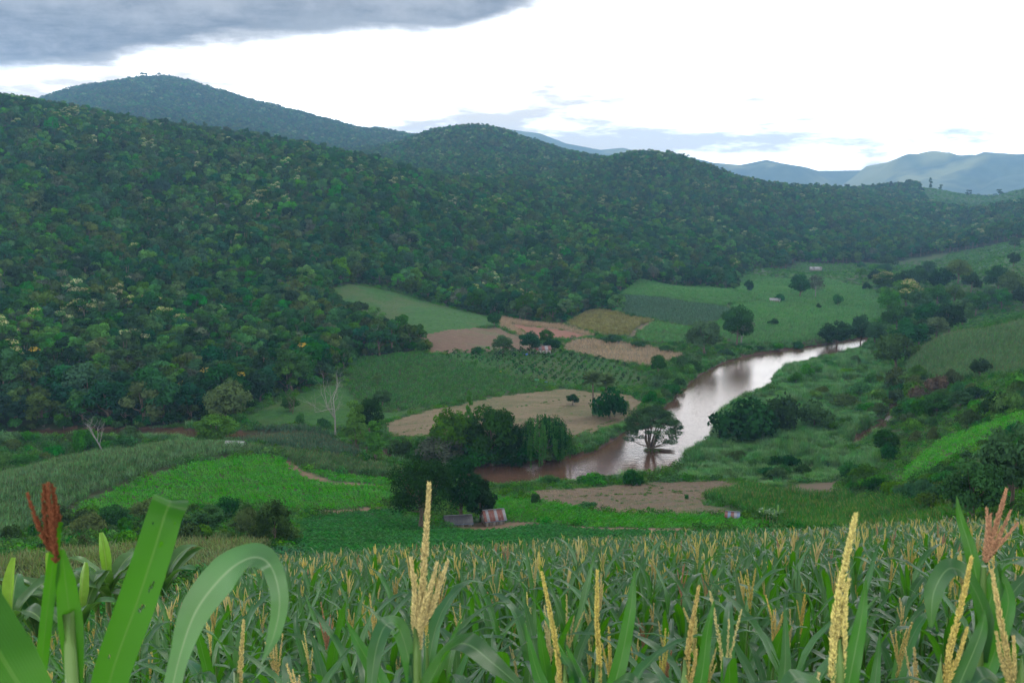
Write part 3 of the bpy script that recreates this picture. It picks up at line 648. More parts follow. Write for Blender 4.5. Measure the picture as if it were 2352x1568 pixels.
def bare_tree_meshes(seed, H, spread, bark, fork=0.35, levels=4, kids=3):
    rng = np.random.default_rng(seed); tb = MB(); bb = MB()
    def grow(p, d, ln, r, lev, mb):
        pts = [p]; q = p.copy(); dd = d.copy()
        for _ in range(4):
            dd = dd + rng.normal(size=3) * 0.10 + np.array([0, 0, 0.04]); dd /= np.linalg.norm(dd); q = q + dd * ln / 4; pts.append(q.copy())
        mb.tube(pts, np.linspace(r, r * 0.45, 5), 6 if lev < 2 else 4)
        if lev >= levels: return
        for k in range(kids if lev else kids + 2):
            t = rng.uniform(0.45, 1.0) if k else 1.0; b = pts[min(4, int(t * 4))]
            nd_ = dd + rng.normal(size=3) * spread; nd_[2] = abs(nd_[2]) * 0.7 + 0.25; nd_ /= np.linalg.norm(nd_)
            grow(b, nd_, ln * rng.uniform(0.5, 0.75), r * 0.45, lev + 1, bb)
    grow(np.array([0, 0, -0.5]), np.array([0, 0, 1.0]), H * fork + 0.5, 0.015 * H, 0, tb)
    return tb.mesh('trunk', [bark], True), bb.mesh('branches', [bark], True)

# ------------------------------------------------------------------ scattering: one object of instances for what nobody could count
def scatter(name, pts, rot, scl, idx, protos, label, cat):
    """protos: meshes. pts (n,3), rot (n,3) euler, scl (n,3), idx (n,)."""
    n = len(pts)
    me = bpy.data.meshes.new(name); me.vertices.add(n); me.vertices.foreach_set('co', np.asarray(pts, np.float32).ravel())
    for k, a, ty in (('rot', rot, 'FLOAT_VECTOR'), ('scl', scl, 'FLOAT_VECTOR')):
        at_ = me.attributes.new(k, ty, 'POINT'); at_.data.foreach_set('vector', np.asarray(a, np.float32).ravel())
    at_ = me.attributes.new('idx', 'INT', 'POINT'); at_.data.foreach_set('value', np.asarray(idx, np.int32))
    o = new_obj(name, me); tag(o, label, cat, None, 'stuff')
    pc = bpy.data.collections.new(name + '_kinds')
    for k, pm in enumerate(protos):
        po = bpy.data.objects.new('%s_kind_%02d' % (name, k), pm); pc.objects.link(po)
    g = bpy.data.node_groups.new(name, 'GeometryNodeTree')
    g.interface.new_socket('Geometry', in_out='INPUT', socket_type='NodeSocketGeometry'); g.interface.new_socket('Geometry', in_out='OUTPUT', socket_type='NodeSocketGeometry')
    gi = g.nodes.new('NodeGroupInput'); go = g.nodes.new('NodeGroupOutput')
    ci = g.nodes.new('GeometryNodeCollectionInfo'); ci.inputs['Collection'].default_value = pc; ci.inputs['Separate Children'].default_value = True; ci.inputs['Reset Children'].default_value = True
    ip = g.nodes.new('GeometryNodeInstanceOnPoints'); ip.inputs['Pick Instance'].default_value = True
    def na_(nm, ty):
        x = g.nodes.new('GeometryNodeInputNamedAttribute'); x.data_type = ty; x.inputs['Name'].default_value = nm; return x.outputs['Attribute']
    g.links.new(gi.outputs[0], ip.inputs['Points']); g.links.new(ci.outputs[0], ip.inputs['Instance'])
    g.links.new(na_('idx', 'INT'), ip.inputs['Instance Index'])
    e2r = g.nodes.new('FunctionNodeEulerToRotation'); g.links.new(na_('rot', 'FLOAT_VECTOR'), e2r.inputs[0]); g.links.new(e2r.outputs[0], ip.inputs['Rotation'])
    g.links.new(na_('scl', 'FLOAT_VECTOR'), ip.inputs['Scale']); g.links.new(ip.outputs[0], go.inputs[0])
    md = o.modifiers.new('scatter', 'NODES'); md.node_group = g
    return o
def thing_copy(parts, name, loc, label, cat, group=None, rz=0.0, sc=1.0):
    """An Empty with shared-mesh parts. parts: [(part name, mesh)]."""
    r = empty(name, loc, label, cat, group, rz, sc)
    for pn, pm in parts: new_obj(pn, pm, r)
    return r

# ------------------------------------------------------------------ forest
FK = []   # (trunk, crown, weight-class)
def fk(seed, H, R, mats, kind, **k): FK.append((*tree_meshes(seed, H, R, mats=mats, **k), kind))
for s, (H, R, mt, kind, kw) in enumerate([
    (10.5, 4.3, (G_dark,), 'dark', dict(nclump=20, per=105, card=0.42)), (9.5, 4.6, (G_dark,), 'dark', dict(nclump=22, per=95, card=0.42, style='flat', trunk=0.25)),
    (11.5, 3.8, (G_mid,), 'mid', dict(nclump=20, per=100, card=0.4)), (9.0, 4.0, (G_mid,), 'mid', dict(nclump=18, per=105, card=0.42)),
    (12.5, 3.3, (G_dark,), 'dark', dict(nclump=20, per=90, card=0.4, style='tall', trunk=0.22)), (10.0, 4.2, (G_olive,), 'olive', dict(nclump=18, per=85, card=0.42)),
    (9.5, 3.9, (G_bright,), 'bright', dict(nclump=18, per=95, card=0.4)), (11.0, 4.0, (G_mid, G_flower), 'flower', dict(nclump=20, per=95, card=0.4, flower=0.5)),
    (10.0, 4.4, (G_blue,), 'dark', dict(nclump=20, per=100, card=0.42)), (8.0, 4.4, (G_dark,), 'dark', dict(nclump=22, per=85, card=0.42, style='flat', trunk=0.22)),
    (9.0, 3.8, (G_grey,), 'grey', dict(nclump=14, per=60, card=0.4)), (10.0, 3.7, (G_dark, G_yellow), 'yellow', dict(nclump=18, per=90, card=0.4, flower=0.3))]): fk(100 + s, H, R, mt, kind, **kw)
def join_meshes(a, b, name):
    """Trunk and crown as one mesh for the scattered copies."""
    va = np.empty(len(a.vertices) * 3, np.float32); a.vertices.foreach_get('co', va); vb = np.empty(len(b.vertices) * 3, np.float32); b.vertices.foreach_get('co', vb)
    fl = []; off = 0
    for me, o_, mo in ((a, 0, 0), (b, len(a.vertices), len(a.materials))):
        n = len(me.polygons); lt = np.empty(n, np.int32); me.polygons.foreach_get('loop_total', lt); li = np.empty(len(me.loops), np.int32); me.loops.foreach_get('vertex_index', li)
        mi = np.empty(n, np.int32); me.polygons.foreach_get('material_index', mi); st = np.concatenate([[0], np.cumsum(lt)[:-1]])
        for k in (3, 4):
            s = np.where(lt == k)[0]
            if len(s): fl.append((li[st[s][:, None] + np.arange(k)] + o_, mi[s] + mo))
    sh = np.zeros(len(b.vertices), np.float32); b.attributes['shade'].data.foreach_get('value', sh)
    return make_mesh(name, np.concatenate([va, vb]).reshape(-1, 3), fl, list(a.materials) + list(b.materials), {'shade': np.concatenate([np.zeros(len(a.vertices)), sh])})
FJ = [join_meshes(t_, c_, 'forest_tree_mesh') for t_, c_, _ in FK]
# far kinds: fewer, larger leaves
FJ2 = []
for s, mt in enumerate([(G_dark,), (G_mid,), (G_dark,), (G_blue,), (G_olive,), (G_mid, G_flower)]):
    t_, c_ = tree_meshes(300 + s, 9.5 + s % 3, 4.0, mats=mt, nclump=14, per=34, card=0.62, limbs=3, flower=0.5 if len(mt) > 1 else 0); FJ2.append(join_meshes(t_, c_, 'far_tree_mesh'))
GEMAX = np.maximum.accumulate(GE, 1)
def visible(x, y, z, up):
    r = np.hypot(x, y); a = np.arctan2(x, y); i = np.clip(((a - AZ[0]) / (AZ[1] - AZ[0])).astype(int), 0, NA - 1); j = np.clip(np.searchsorted(RR, r) - 1, 0, NR - 1)
    return (z + up - CAMZ) / r > GEMAX[i, j] - 0.008
def jitter_grid(x0, x1, y0, y1, s, rng):
    X, Y = np.meshgrid(np.arange(x0, x1, s), np.arange(y0, y1, s), indexing='ij'); X[:, ::2] += 0
    return (X + rng.uniform(-.48, .48, X.shape) * s).ravel(), (Y + rng.uniform(-.48, .48, Y.shape) * s).ravel()
rng = np.random.default_rng(11)
def forest_points(r0, r1, s):
    x, y = jitter_grid(-r1 * 0.62, r1 * 0.62, 180, r1, s, rng)
    r = np.hypot(x, y); a = np.arctan2(x, y); k = (r >= r0) & (r < r1) & (np.abs(a) < 0.60); x, y = x[k], y[k]
    c = classify(x, y); k = c == 1; x, y = x[k], y[k]; z = zat(x, y); k = visible(x, y, z, 13); return x[k], y[k], z[k]
x, y, z = forest_points(200, 1150, 5.6)
r = np.hypot(x, y); a = np.arctan2(x, y)
# which kinds grow where: patches of flowering and bright trees
w1 = fbm(x / 90, y / 90, 51); w2 = fbm(x / 60, y / 60, 57); u01 = rng.random(len(x))
kind = np.select([u01 < 0.12, u01 < 0.24, u01 < 0.42, u01 < 0.60, u01 < 0.68, u01 < 0.76, u01 < 0.86], [0, 1, 2, 3, 4, 8, 9], 5)
kind = np.where((rng.random(len(x)) < 0.16 * (w2 > 0.08) + 0.02), 6, kind)
kind = np.where((rng.random(len(x)) < 0.10 * (w1 > 0.16) + 0.006), 7, kind)
kind = np.where(rng.random(len(x)) < 0.035, 10, kind)
kind = np.where((r < 380) & (a < -0.1) & (rng.random(len(x)) < 0.05), 11, kind)
sc = rng.uniform(0.6, 1.0, len(x)) ** 0.8 * rng.choice([0.9, 1.05, 1.3], len(x), p=[.4, .4, .2]) * 1.12 * (1 + 0.12 * sstep(480, 300, r)); rz = rng.uniform(0, 6.283, len(x))
# the 300 that show largest are things of their own; in the frame and nearest
inf = np.abs(a) < 0.475
order = np.argsort(np.where(inf, r / sc, 1e9))[:300]
solo = np.zeros(len(x), bool); solo[order] = True
FLAB = {'dark': 'dark green broadleaf tree at the front of the hillside forest', 'mid': 'mid green broadleaf tree at the front of the hillside forest', 'olive': 'dull olive tree at the front of the hillside forest',
        'bright': 'bright green tree at the front of the hillside forest', 'flower': 'tree with cream blossom at the front of the hillside forest', 'grey': 'thin greyish tree at the front of the hillside forest',
        'yellow': 'dark tree with yellow flower clusters at the front of the hillside forest'}
for i in np.where(solo)[0]:
    t_, c_, kd = FK[kind[i]]
    thing_copy([('trunk', t_), ('crown', c_)], 'forest_tree', (x[i], y[i], z[i]), FLAB[kd], 'tree', kd + ' trees along the forest front', rz[i], float(sc[i]))
m = ~solo; z0 = np.zeros(m.sum())
scatter('hillside_forest', np.stack([x, y, z], 1)[m], np.stack([z0, z0, rz[m]], 1), np.repeat(sc[m][:, None], 3, 1) * np.stack([np.ones(m.sum()), np.ones(m.sum()), rng.uniform(0.9, 1.15, m.sum())], 1), kind[m], FJ, 'dense mixed forest covering the hillsides', 'forest')
x, y, z = forest_points(1150, 4300, 8.5)
n = len(x); z0 = np.zeros(n); r = np.hypot(x, y); keep = (r < 2300) | (rng.random(n) < .62); x, y, z, r = x[keep], y[keep], z[keep], r[keep]; n = len(x); z0 = np.zeros(n)
sc = rng.uniform(0.85, 1.35, n) * (1.1 + .45 * sstep(1400, 3400, r)); fk2 = np.where(rng.random(n) < 0.02, 5, rng.integers(0, 5, n))
scatter('mountain_forest', np.stack([x, y, z], 1), np.stack([z0, z0, rng.uniform(0, 6.28, n)], 1), np.repeat(sc[:, None], 3, 1), fk2, FJ2, 'hazy blue forest on the farther mountains', 'forest')
print('forest', m.sum(), n)

# undergrowth closing the forest's lower edge
x, y = jitter_grid(-330, 620, 250, 900, 3.2, rng); k = (np.abs(np.arctan2(x, y)) < .55); x, y = x[k], y[k]; k = classify(x, y) == 1; x, y = x[k], y[k]
rr_ = np.hypot(x, y); k = np.zeros(len(x), bool)
for dd in (5.0, 11.0): k |= (classify(x - x / rr_ * dd, y - y / rr_ * dd) != 1)
x, y = x[k], y[k]; z = zat(x, y); n = len(x); z0 = np.zeros(n)
UK = []
for s, mt in enumerate([G_dark, G_mid, G_olive, G_bright]):
    t_, c_ = tree_meshes(350 + s, 3.2, 2.3, mats=(mt,), nclump=12, per=60, card=0.3, style='shrub', limbs=2); UK.append(join_meshes(t_, c_, 'undergrowth_mesh'))
scatter('forest_undergrowth', np.stack([x, y, z], 1), np.stack([z0, z0, rng.uniform(0, 6.28, n)], 1), np.repeat(rng.uniform(.6, 1.5, n)[:, None], 3, 1), rng.choice(4, n, p=[.45, .35, .13, .07]), UK, 'low bushes closing the lower edge of the forest', 'undergrowth')

# ------------------------------------------------------------------ crops: row segments, reeds and weeds
def blade(mb, rng, base, h, w, lean, m=0, shade=0.0, seg=3, droop=0.5):
    a = rng.uniform(0, 6.283); d = np.array([math.cos(a), math.sin(a), 0]); s = np.array([-d[1], d[0], 0])
    v = []; k = seg + 1
    for i in range(k):
        t = i / seg; p = base + d * (lean * t + droop * lean * t * t) + np.array([0, 0, h * (t - 0.28 * droop * t * t)]); ww = w * (1 - t) ** 0.7 + 0.003
        v += [p - s * ww, p + s * ww]
    mb.add(v, [(2 * i, 2 * i + 1, 2 * i + 3, 2 * i + 2) for i in range(seg)], m, [shade] * len(v))
def seg_maize(seed, n, length, H, tassel, green, tip):
    rng = np.random.default_rng(seed); mb = MB()
    for i in range(n):
        b = np.array([(i + 0.5 + rng.uniform(-.3, .3)) / n * length - length / 2, rng.uniform(-.1, .1), -0.1]); h = H * rng.uniform(0.85, 1.1); sh = rng.uniform(-1, 1)
        for k in range(7):
            blade(mb, rng, b + np.array([0, 0, h * (0.12 + 0.1 * k)]), h * rng.uniform(0.35, 0.55), 0.055, h * rng.uniform(0.15, 0.32), 0, np.clip(sh + rng.normal() * .3, -1, 1), 2, 0.9)
        if rng.random() < tassel:
            for k in range(3): blade(mb, rng, b + np.array([0, 0, h * 0.86]), h * 0.26, 0.03, h * 0.03, 1, rng.uniform(-1, 1), 1, 0.1)
    return mb.mesh('maize_row', [green, tip])
def seg_bean(seed, length, W, H, n, green, card=0.12):
    rng = np.random.default_rng(seed); mb = MB(); q = rng.uniform(-1, 1, n)
    p = np.stack([rng.uniform(-.5, .5, n) * length, q * W * 0.5, (1 - q * q * 0.8) * H * rng.uniform(0.55, 1.0, n)], 1)
    p[:, 2] *= 0.75 + 0.35 * np.sin(p[:, 0] * 5 + rng.uniform(0, 6)); nr = np.stack([rng.normal(size=n) * .5, q * 0.7 + rng.normal(size=n) * .4, np.ones(n)], 1)
    mb.cards(p, nr, card * rng.uniform(0.7, 1.4, n), 0, 0.75, rng.uniform(-1, 1, n), rng); return mb.mesh('bean_row', [green])
def seg_stalk(seed, n, length, H, mat):
    rng = np.random.default_rng(seed); mb = MB()
    for i in range(n):
        b = np.array([rng.uniform(-.5, .5) * length, rng.uniform(-.12, .12), -0.05]); h = H * rng.uniform(0.5, 1.1)
        blade(mb, rng, b, h, 0.03, 0.15 * h, 0, rng.uniform(-1, 1), 2, 0.2)
        if rng.random() < .7: blade(mb, rng, b + np.array([0, 0, h * .4]), h * 0.25, 0.04, 0.3 * h, 0, rng.uniform(-1, 1), 2, 1.0)
    return mb.mesh('dry_row', [mat])
def tuft(seed, n, rad, H, w, mat, droop=0.5, lean=0.35):
    rng = np.random.default_rng(seed); mb = MB()
    for i in range(n):
        a = rng.uniform(0, 6.283); q = math.sqrt(rng.random()) * rad
        blade(mb, rng, np.array([math.cos(a) * q, math.sin(a) * q, -0.1]), H * rng.uniform(0.6, 1.1), w, H * lean * rng.uniform(.3, 1.2), 0, rng.uniform(-1, 1), 3, droop)
    return mb.mesh('tuft', [mat])
def weed(seed, n, rad, H, card, mat):
    rng = np.random.default_rng(seed); mb = MB(); a = rng.uniform(0, 6.283, n); q = np.sqrt(rng.random(n)) * rad
    p = np.stack([np.cos(a) * q, np.sin(a) * q, rng.random(n) * H * (1 - 0.6 * (q / rad) ** 2)], 1)
    mb.cards(p, np.stack([np.cos(a) * .5, np.sin(a) * .5, np.full(n, .8)], 1) + rng.normal(size=(n, 3)) * .4, card * rng.uniform(.6, 1.3, n), 0, 0.55, rng.uniform(-1, 1, n), rng); return mb.mesh('weed', [mat])
C_dull = foliage('maize_dull', (0.088, 0.195, 0.068), 0.012, 0.12, 0.18); C_deep = foliage('maize_deep', (0.046, 0.165, 0.024), 0.015, 0.12, 0.2)
C_light = foliage('maize_light', (0.085, 0.245, 0.065), 0.015, 0.12, 0.18); C_bluish = foliage('maize_bluish', (0.078, 0.160, 0.090), 0.012, 0.12, 0.15)
C_yel = foliage('maize_yellow', (0.24, 0.24, 0.075), 0.02, 0.15, 0.25); C_olive = foliage('maize_olive', (0.130, 0.190, 0.060), 0.015, 0.15, 0.2)
C_tip = foliage('maize_tip', (0.23, 0.19, 0.09), 0.01, 0.15, 0.2); C_bean = foliage('bean_bright', (0.058, 0.265, 0.022), 0.012, 0.1, 0.15); C_beand = foliage('bean_dark', (0.032, 0.150, 0.030), 0.012, 0.1, 0.18)
C_beanb = foliage('bean_blue', (0.045, 0.150, 0.058), 0.012, 0.1, 0.15); C_veg = foliage('vegetable', (0.062, 0.185, 0.042), 0.015, 0.12, 0.2); C_brush = foliage('maize_brush', (0.15, 0.125, 0.06), 0.01, 0.1, 0.15)
def kinds(f, n=3): return [f(k) for k in range(n)]
CROP = {  # field: (kinds, row direction in degrees from +x, row spacing, segment length, height jitter, thinning)
 'maize_hill_field': (kinds(lambda k: seg_maize(k, 7, 2.2, 1.9, .6, C_dull, C_brush)), 12, 1.0, 2.0, 0.0), 'maize_spur_field': (kinds(lambda k: seg_maize(k + 5, 7, 2.2, 1.9, .6, C_dull, C_brush)), 60, 1.0, 2.0, 0.0),
 'maize_knoll_field': (kinds(lambda k: seg_maize(k + 9, 7, 2.2, 1.9, .3, C_bluish, C_brush)), 75, 1.15, 2.0, 0.0), 'bean_slope_field': (kinds(lambda k: seg_bean(k, 2.0, 1.0, 0.75, 62, C_bean, .15)), 15, 1.0, 1.8, 0.0),
 'bean_strip_field': (kinds(lambda k: seg_bean(k + 3, 2.0, 1.0, 0.75, 62, C_bean, .15)), -20, 1.0, 1.8, 0.0), 'bean_hollow_field': (kinds(lambda k: seg_bean(k + 6, 2.0, 0.95, 0.7, 62, C_beand, .14)), -8, 0.95, 1.8, 0.0),
 'bean_river_field': (kinds(lambda k: seg_bean(k + 9, 2.0, 1.0, 0.75, 62, C_bean, .15)), -12, 1.0, 1.8, 0.0), 'maize_river_field': (kinds(lambda k: seg_maize(k + 20, 7, 2.2, 2.2, .22, C_deep, C_yel)), 5, 0.95, 2.0, 0.0),
 'maize_olive_field': (kinds(lambda k: seg_maize(k + 24, 7, 2.2, 1.8, .6, C_olive, C_tip)), 10, 0.95, 2.0, 0.0), 'bean_corner_field': (kinds(lambda k: seg_bean(k + 12, 2.0, 0.95, 0.7, 62, C_beanb, .14)), 30, 0.95, 1.8, 0.0),
 'vegetable_field': (kinds(lambda k: seg_bean(k + 15, 2.2, 0.8, 1.1, 55, C_veg, .2)), 62, 1.25, 2.0, 0.05), 'dry_maize_field': (kinds(lambda k: seg_stalk(k, 12, 2.0, 1.9, G_dry)), -20, 1.0, 1.8, 0.0),
 'maize_yellow_field': (kinds(lambda k: seg_maize(k + 30, 6, 2.4, 1.9, .8, C_yel, C_tip)), 40, 1.2, 2.2, 0.05), 'stalk_field': (kinds(lambda k: seg_stalk(k + 4, 10, 2.0, 1.5, G_dry)), 65, 1.1, 1.9, 0.15),
 'maize_upper_field': (kinds(lambda k: seg_maize(k + 40, 6, 2.8, 1.8, .15, C_light, C_tip)), 20, 1.5, 2.6, 0.0), 'maize_middle_field': (kinds(lambda k: seg_maize(k + 44, 6, 2.6, 1.9, .1, C_bluish, C_tip)), 10, 1.3, 2.4, 0.0),
 'maize_small_field': (kinds(lambda k: seg_maize(k + 48, 6, 2.4, 1.8, .1, C_light, C_tip)), 35, 1.3, 2.2, 0.0), 'maize_valley_field': (kinds(lambda k: seg_maize(k + 52, 6, 2.6, 1.8, .25, C_light, C_tip)), 12, 1.4, 2.4, 0.02),
 'maize_ridge_field': (kinds(lambda k: seg_maize(k + 60, 7, 2.4, 2.0, .7, C_dull, C_brush)), 80, 1.15, 2.2, 0.0), 'bean_bank_field': (kinds(lambda k: seg_bean(k + 18, 2.0, 1.0, .7, 55, C_bean, .15)), 30, 1.1, 1.8, 0.15)}
CLAB = {'m': 'maize rows', 'b': 'bean plants', 'v': 'staked vegetable plants', 'd': 'dry maize stalks', 's': 'dry maize stalks'}
for n_, (ks, deg, rs, sl, thin) in CROP.items():
    P = np.array(FPOLY[n_]); c0 = P.mean(0); th = math.radians(deg); ca, sa = math.cos(th), math.sin(th)
    Q = (P - c0) @ np.array([[ca, -sa], [sa, ca]]); lo, hi = Q.min(0), Q.max(0)
    X, Y = np.meshgrid(np.arange(lo[0], hi[0], sl), np.arange(lo[1], hi[1], rs), indexing='ij'); X = X + rng.uniform(-.4, .4, X.shape) * sl; Y = Y + rng.normal(size=Y.shape) * 0.05 + 0.5 * np.sin(X / 14.0)
    x = (X * ca - Y * sa + c0[0]).ravel(); y = (X * sa + Y * ca + c0[1]).ravel()
    k = (np.abs(np.arctan2(x, y)) < 0.56); x, y = x[k], y[k]
    k = classify(x, y) == 10 + FORDER.index(n_); x, y = x[k], y[k]; z = zat(x, y)
    k = visible(x, y, z, 2.5) & (rng.random(len(x)) >= thin) & (z > WATER + 0.35); x, y, z = x[k], y[k], z[k]; n = len(x)
    if n == 0: print('no crop', n_); continue
    z1 = zat(x + ca, y + sa); pitch = -np.arctan(z1 - z); z0 = np.zeros(n); hs = 0.85 + 0.3 * (fbm(x / 12, y / 12, 77) + 0.5)
    nm = n_.replace('_field', '_plants'); lab = [f[1] for f in FIELDS if f[0] == n_][0]
    scatter(nm, np.stack([x, y, z], 1), np.stack([z0, pitch, np.full(n, th) + (rng.random(n) < .5) * math.pi * 0], 1), np.stack([np.ones(n), np.ones(n), hs * rng.uniform(.85, 1.15, n)], 1), rng.integers(0, len(ks), n), ks, CLAB[n_[0]] + ' growing on the ' + lab.split(' on ')[0], 'crop')
# reeds on the spit and along the banks
def area_points(x0, x1, y0, y1, s): return jitter_grid(x0, x1, y0, y1, s, rng)
x, y = area_points(-260, 330, 190, 560, 1.15); a = np.arctan2(x, y); k = np.abs(a) < .55; x, y = x[k], y[k]
c = classify(x, y); ins = inpoly(x, y, RIVER) | inpoly(x, y, SIDE); d = np.minimum(dist_poly(x, y, RIVER, 8), dist_poly(x, y, SIDE, 8))
wet = fbm(x / 14, y / 14, 91)
k = (((c == 2) & ~ins) | ((c == 0) & ~ins & (d < 4.5 + 6 * wet))) & (d > 0.4)
x, y = x[k], y[k]; z = zat(x, y); k = visible(x, y, z, 4) & (z < WATER + 6) & (fbm(x / 5, y / 5, 97, 3) > -.33 + .12 * rng.random(len(x))); x, y, z = x[k], y[k], z[k]
n = len(x); hs = np.clip(0.55 + 1.5 * fbm(x / 7, y / 7, 93, 4), .25, 1.6) * rng.uniform(.7, 1.3, n); hs = hs * np.where(inpoly(x, y, REED), 1.0, 0.65)
RK = [tuft(k_, 46, 0.95, 2.9, 0.055, G_reed, 0.7, 0.3) for k_ in range(4)] + [weed(5, 90, 1.1, 1.8, 0.22, G_weed)]
z0 = np.zeros(n)
scatter('reed_bed', np.stack([x, y, z], 1), np.stack([z0, z0, rng.uniform(0, 6.28, n)], 1), np.stack([np.ones(n), np.ones(n), hs], 1), np.where(rng.random(n) < .12, 4, rng.integers(0, 4, n)), RK, 'tall green reeds crowding the river spit and banks', 'reeds')
# weeds and rank grass on open ground, pastures and stubble
x, y = area_points(-330, 600, 50, 1050, 2.0); r = np.hypot(x, y); a = np.arctan2(x, y); k = (np.abs(a) < .55) & (rng.random(len(x)) < np.clip(380 / r, 0, 1) ** 1.3); x, y = x[k], y[k]
c = classify(x, y); ins = inpoly(x, y, RIVER) | inpoly(x, y, SIDE); z = zat(x, y); k = (c == 0) & ~ins & visible(x, y, z, 1.5) & (z > WATER + .3) & (np.hypot(x, y) > 57); x, y, z = x[k], y[k], z[k]; n = len(x)
WK = [weed(20 + k_, 110, 1.5, 1.0 + .4 * k_, 0.24, [G_weed, G_bright, G_mid][k_]) for k_ in range(3)] + [tuft(30, 40, 1.1, 1.3, 0.05, G_weed)]
z0 = np.zeros(n); g = 0.5 + 1.1 * np.clip(fbm(x / 20, y / 20, 95) + .45, 0, 1)
scatter('rank_weeds', np.stack([x, y, z], 1), np.stack([z0, z0, rng.uniform(0, 6.28, n)], 1), np.stack([np.ones(n), np.ones(n), g], 1), rng.integers(0, 4, n), WK, 'rank weeds and grass between the fields', 'weeds')
# short stubble tufts
SK = [tuft(40 + k_, 16, 0.6, 0.30, 0.03, G_straw, .3, .5) for k_ in range(2)] + [weed(44, 16, 0.5, 0.18, 0.12, G_weed)]
GK = [tuft(46 + k_, 26, 0.7, 0.32, 0.035, G_weed, .5, .6) for k_ in range(2)]
for n_, sp_, ks in (('harvested_field', 1.25, SK), ('harvested_river_field', 1.1, SK), ('ploughed_field', 2.2, SK), ('pasture', 1.2, GK), ('orchard_ground', 1.2, GK), ('hill_pasture', 2.0, GK), ('meadow', 2.6, WK), ('upper_meadow', 2.8, WK), ('river_meadow', 2.4, WK), ('plateau_meadow', 7.0, WK)):
    P = np.array(FPOLY[n_]); x, y = area_points(P[:, 0].min(), P[:, 0].max(), P[:, 1].min(), P[:, 1].max(), sp_); k = (classify(x, y) == 10 + FORDER.index(n_)) & (np.abs(np.arctan2(x, y)) < .56); x, y = x[k], y[k]; z = zat(x, y); n = len(x); z0 = np.zeros(n)
    ki = np.where(rng.random(n) < .1, len(ks) - 1, rng.integers(0, max(1, len(ks) - 1), n))
    scatter(n_.replace('_field', '').replace('_ground', '') + ('_stubble' if ks is SK else '_cover' if ks is WK else '_grass'), np.stack([x, y, z], 1), np.stack([z0, z0, rng.uniform(0, 6.28, n)], 1), np.repeat((rng.uniform(.6, 1.3, n) if ks is not WK else rng.uniform(.35, .8, n) * np.clip(sp_ / 2.4, 1, 3))[:, None], 3, 1), ki, ks, ('straw stubble of the ' if ks is SK else 'short grass of the ') + [f[1] for f in FIELDS if f[0] == n_][0], 'stubble' if ks is SK else 'grass')

# grassy bunds across the harvested fields
BK = [tuft(60 + k_, 34, 0.55, 0.55, 0.05, G_weed, .5, .6) for k_ in range(2)]
bp = []
for line in ([(1085, 948), (1180, 936), (1290, 918), (1370, 905)], [(1330, 998), (1390, 972), (1450, 950)], [(900, 1000), (1000, 975), (1060, 962)], [(1480, 1110), (1560, 1130), (1615, 1150)], [(1330, 1125), (1400, 1140), (1480, 1176)], [(1250, 1142), (1400, 1136), (1612, 1126)], [(1500, 1108), (1480, 1140)]):
    G3 = [ground(u, v) for u, v in line]
    for (x0, y0, _), (x1, y1, _) in zip(G3[:-1], G3[1:]):
        n_ = max(2, int(math.hypot(x1 - x0, y1 - y0) / .45)); t = rng.random(n_); bp.append(np.stack([x0 + (x1 - x0) * t + rng.normal(size=n_) * .22, y0 + (y1 - y0) * t + rng.normal(size=n_) * .22], 1))
bp = np.concatenate(bp); bp = bp[rng.random(len(bp)) < .38]; n = len(bp); z0 = np.zeros(n)
scatter('field_bunds', np.column_stack([bp, zat(bp[:, 0], bp[:, 1])]), np.stack([z0, z0, rng.uniform(0, 6.28, n)], 1), np.repeat(rng.uniform(.4, .9, n)[:, None], 3, 1), rng.integers(0, 2, n), BK, 'thin grassy bunds crossing the harvested fields', 'grass')

# ------------------------------------------------------------------ single trees and shrubs of the valley
PROTO = {}
def proto(key, seed, H, R, mats, **k):
    t_, c_ = tree_meshes(seed, H, R, mats=mats, **k)
    PROTO[key] = ([('trunk', t_), ('crown', c_)], H, R * 1.12)
for j in range(2):
    sfx = 'ab'[j]
    proto('dark_' + sfx, 400 + j, 10, 4.4, (G_dark,), nclump=30, per=150, card=0.30, trunk=0.2)
    proto('mid_' + sfx, 410 + j, 10, 4.4, (G_mid,), nclump=30, per=150, card=0.30, trunk=0.18)
    proto('bright_' + sfx, 420 + j, 10, 4.2, (G_bright,), nclump=30, per=140, card=0.30, trunk=0.12)
    proto('olive_' + sfx, 430 + j, 10, 4.4, (G_olive,), nclump=28, per=130, card=0.30, trunk=0.18)
    proto('grey_' + sfx, 440 + j, 10, 4.4, (G_grey,), nclump=24, per=85, card=0.28, trunk=0.25, bark=M_bark_pale)
    proto('shrub_dark_' + sfx, 450 + j, 3, 2.4, (G_dark,), nclump=16, per=95, card=0.20, style='shrub', trunk=0.1, limbs=3)
    proto('shrub_mid_' + sfx, 460 + j, 3, 2.4, (G_mid,), nclump=16, per=95, card=0.20, style='shrub', trunk=0.1, limbs=3)
    proto('shrub_bright_' + sfx, 470 + j, 3, 2.4, (G_bright,), nclump=16, per=95, card=0.20, style='shrub', trunk=0.1, limbs=3)
    proto('shrub_olive_' + sfx, 480 + j, 3, 2.4, (G_olive,), nclump=16, per=90, card=0.20, style='shrub', trunk=0.1, limbs=3)
    proto('shrub_brown_' + sfx, 490 + j, 3, 2.4, (G_brown,), nclump=16, per=70, card=0.20, style='shrub', trunk=0.1, limbs=3)
proto('flower_a', 500, 10, 4.4, (G_mid, G_flower), nclump=26, per=120, card=0.32, flower=0.85)
proto('tall_a', 510, 12, 3.0, (G_dark,), nclump=24, per=110, card=0.3, style='tall', trunk=0.12)
proto('tall_b', 511, 12, 2.2, (G_mid,), nclump=22, per=110, card=0.28, style='tall', trunk=0.08)
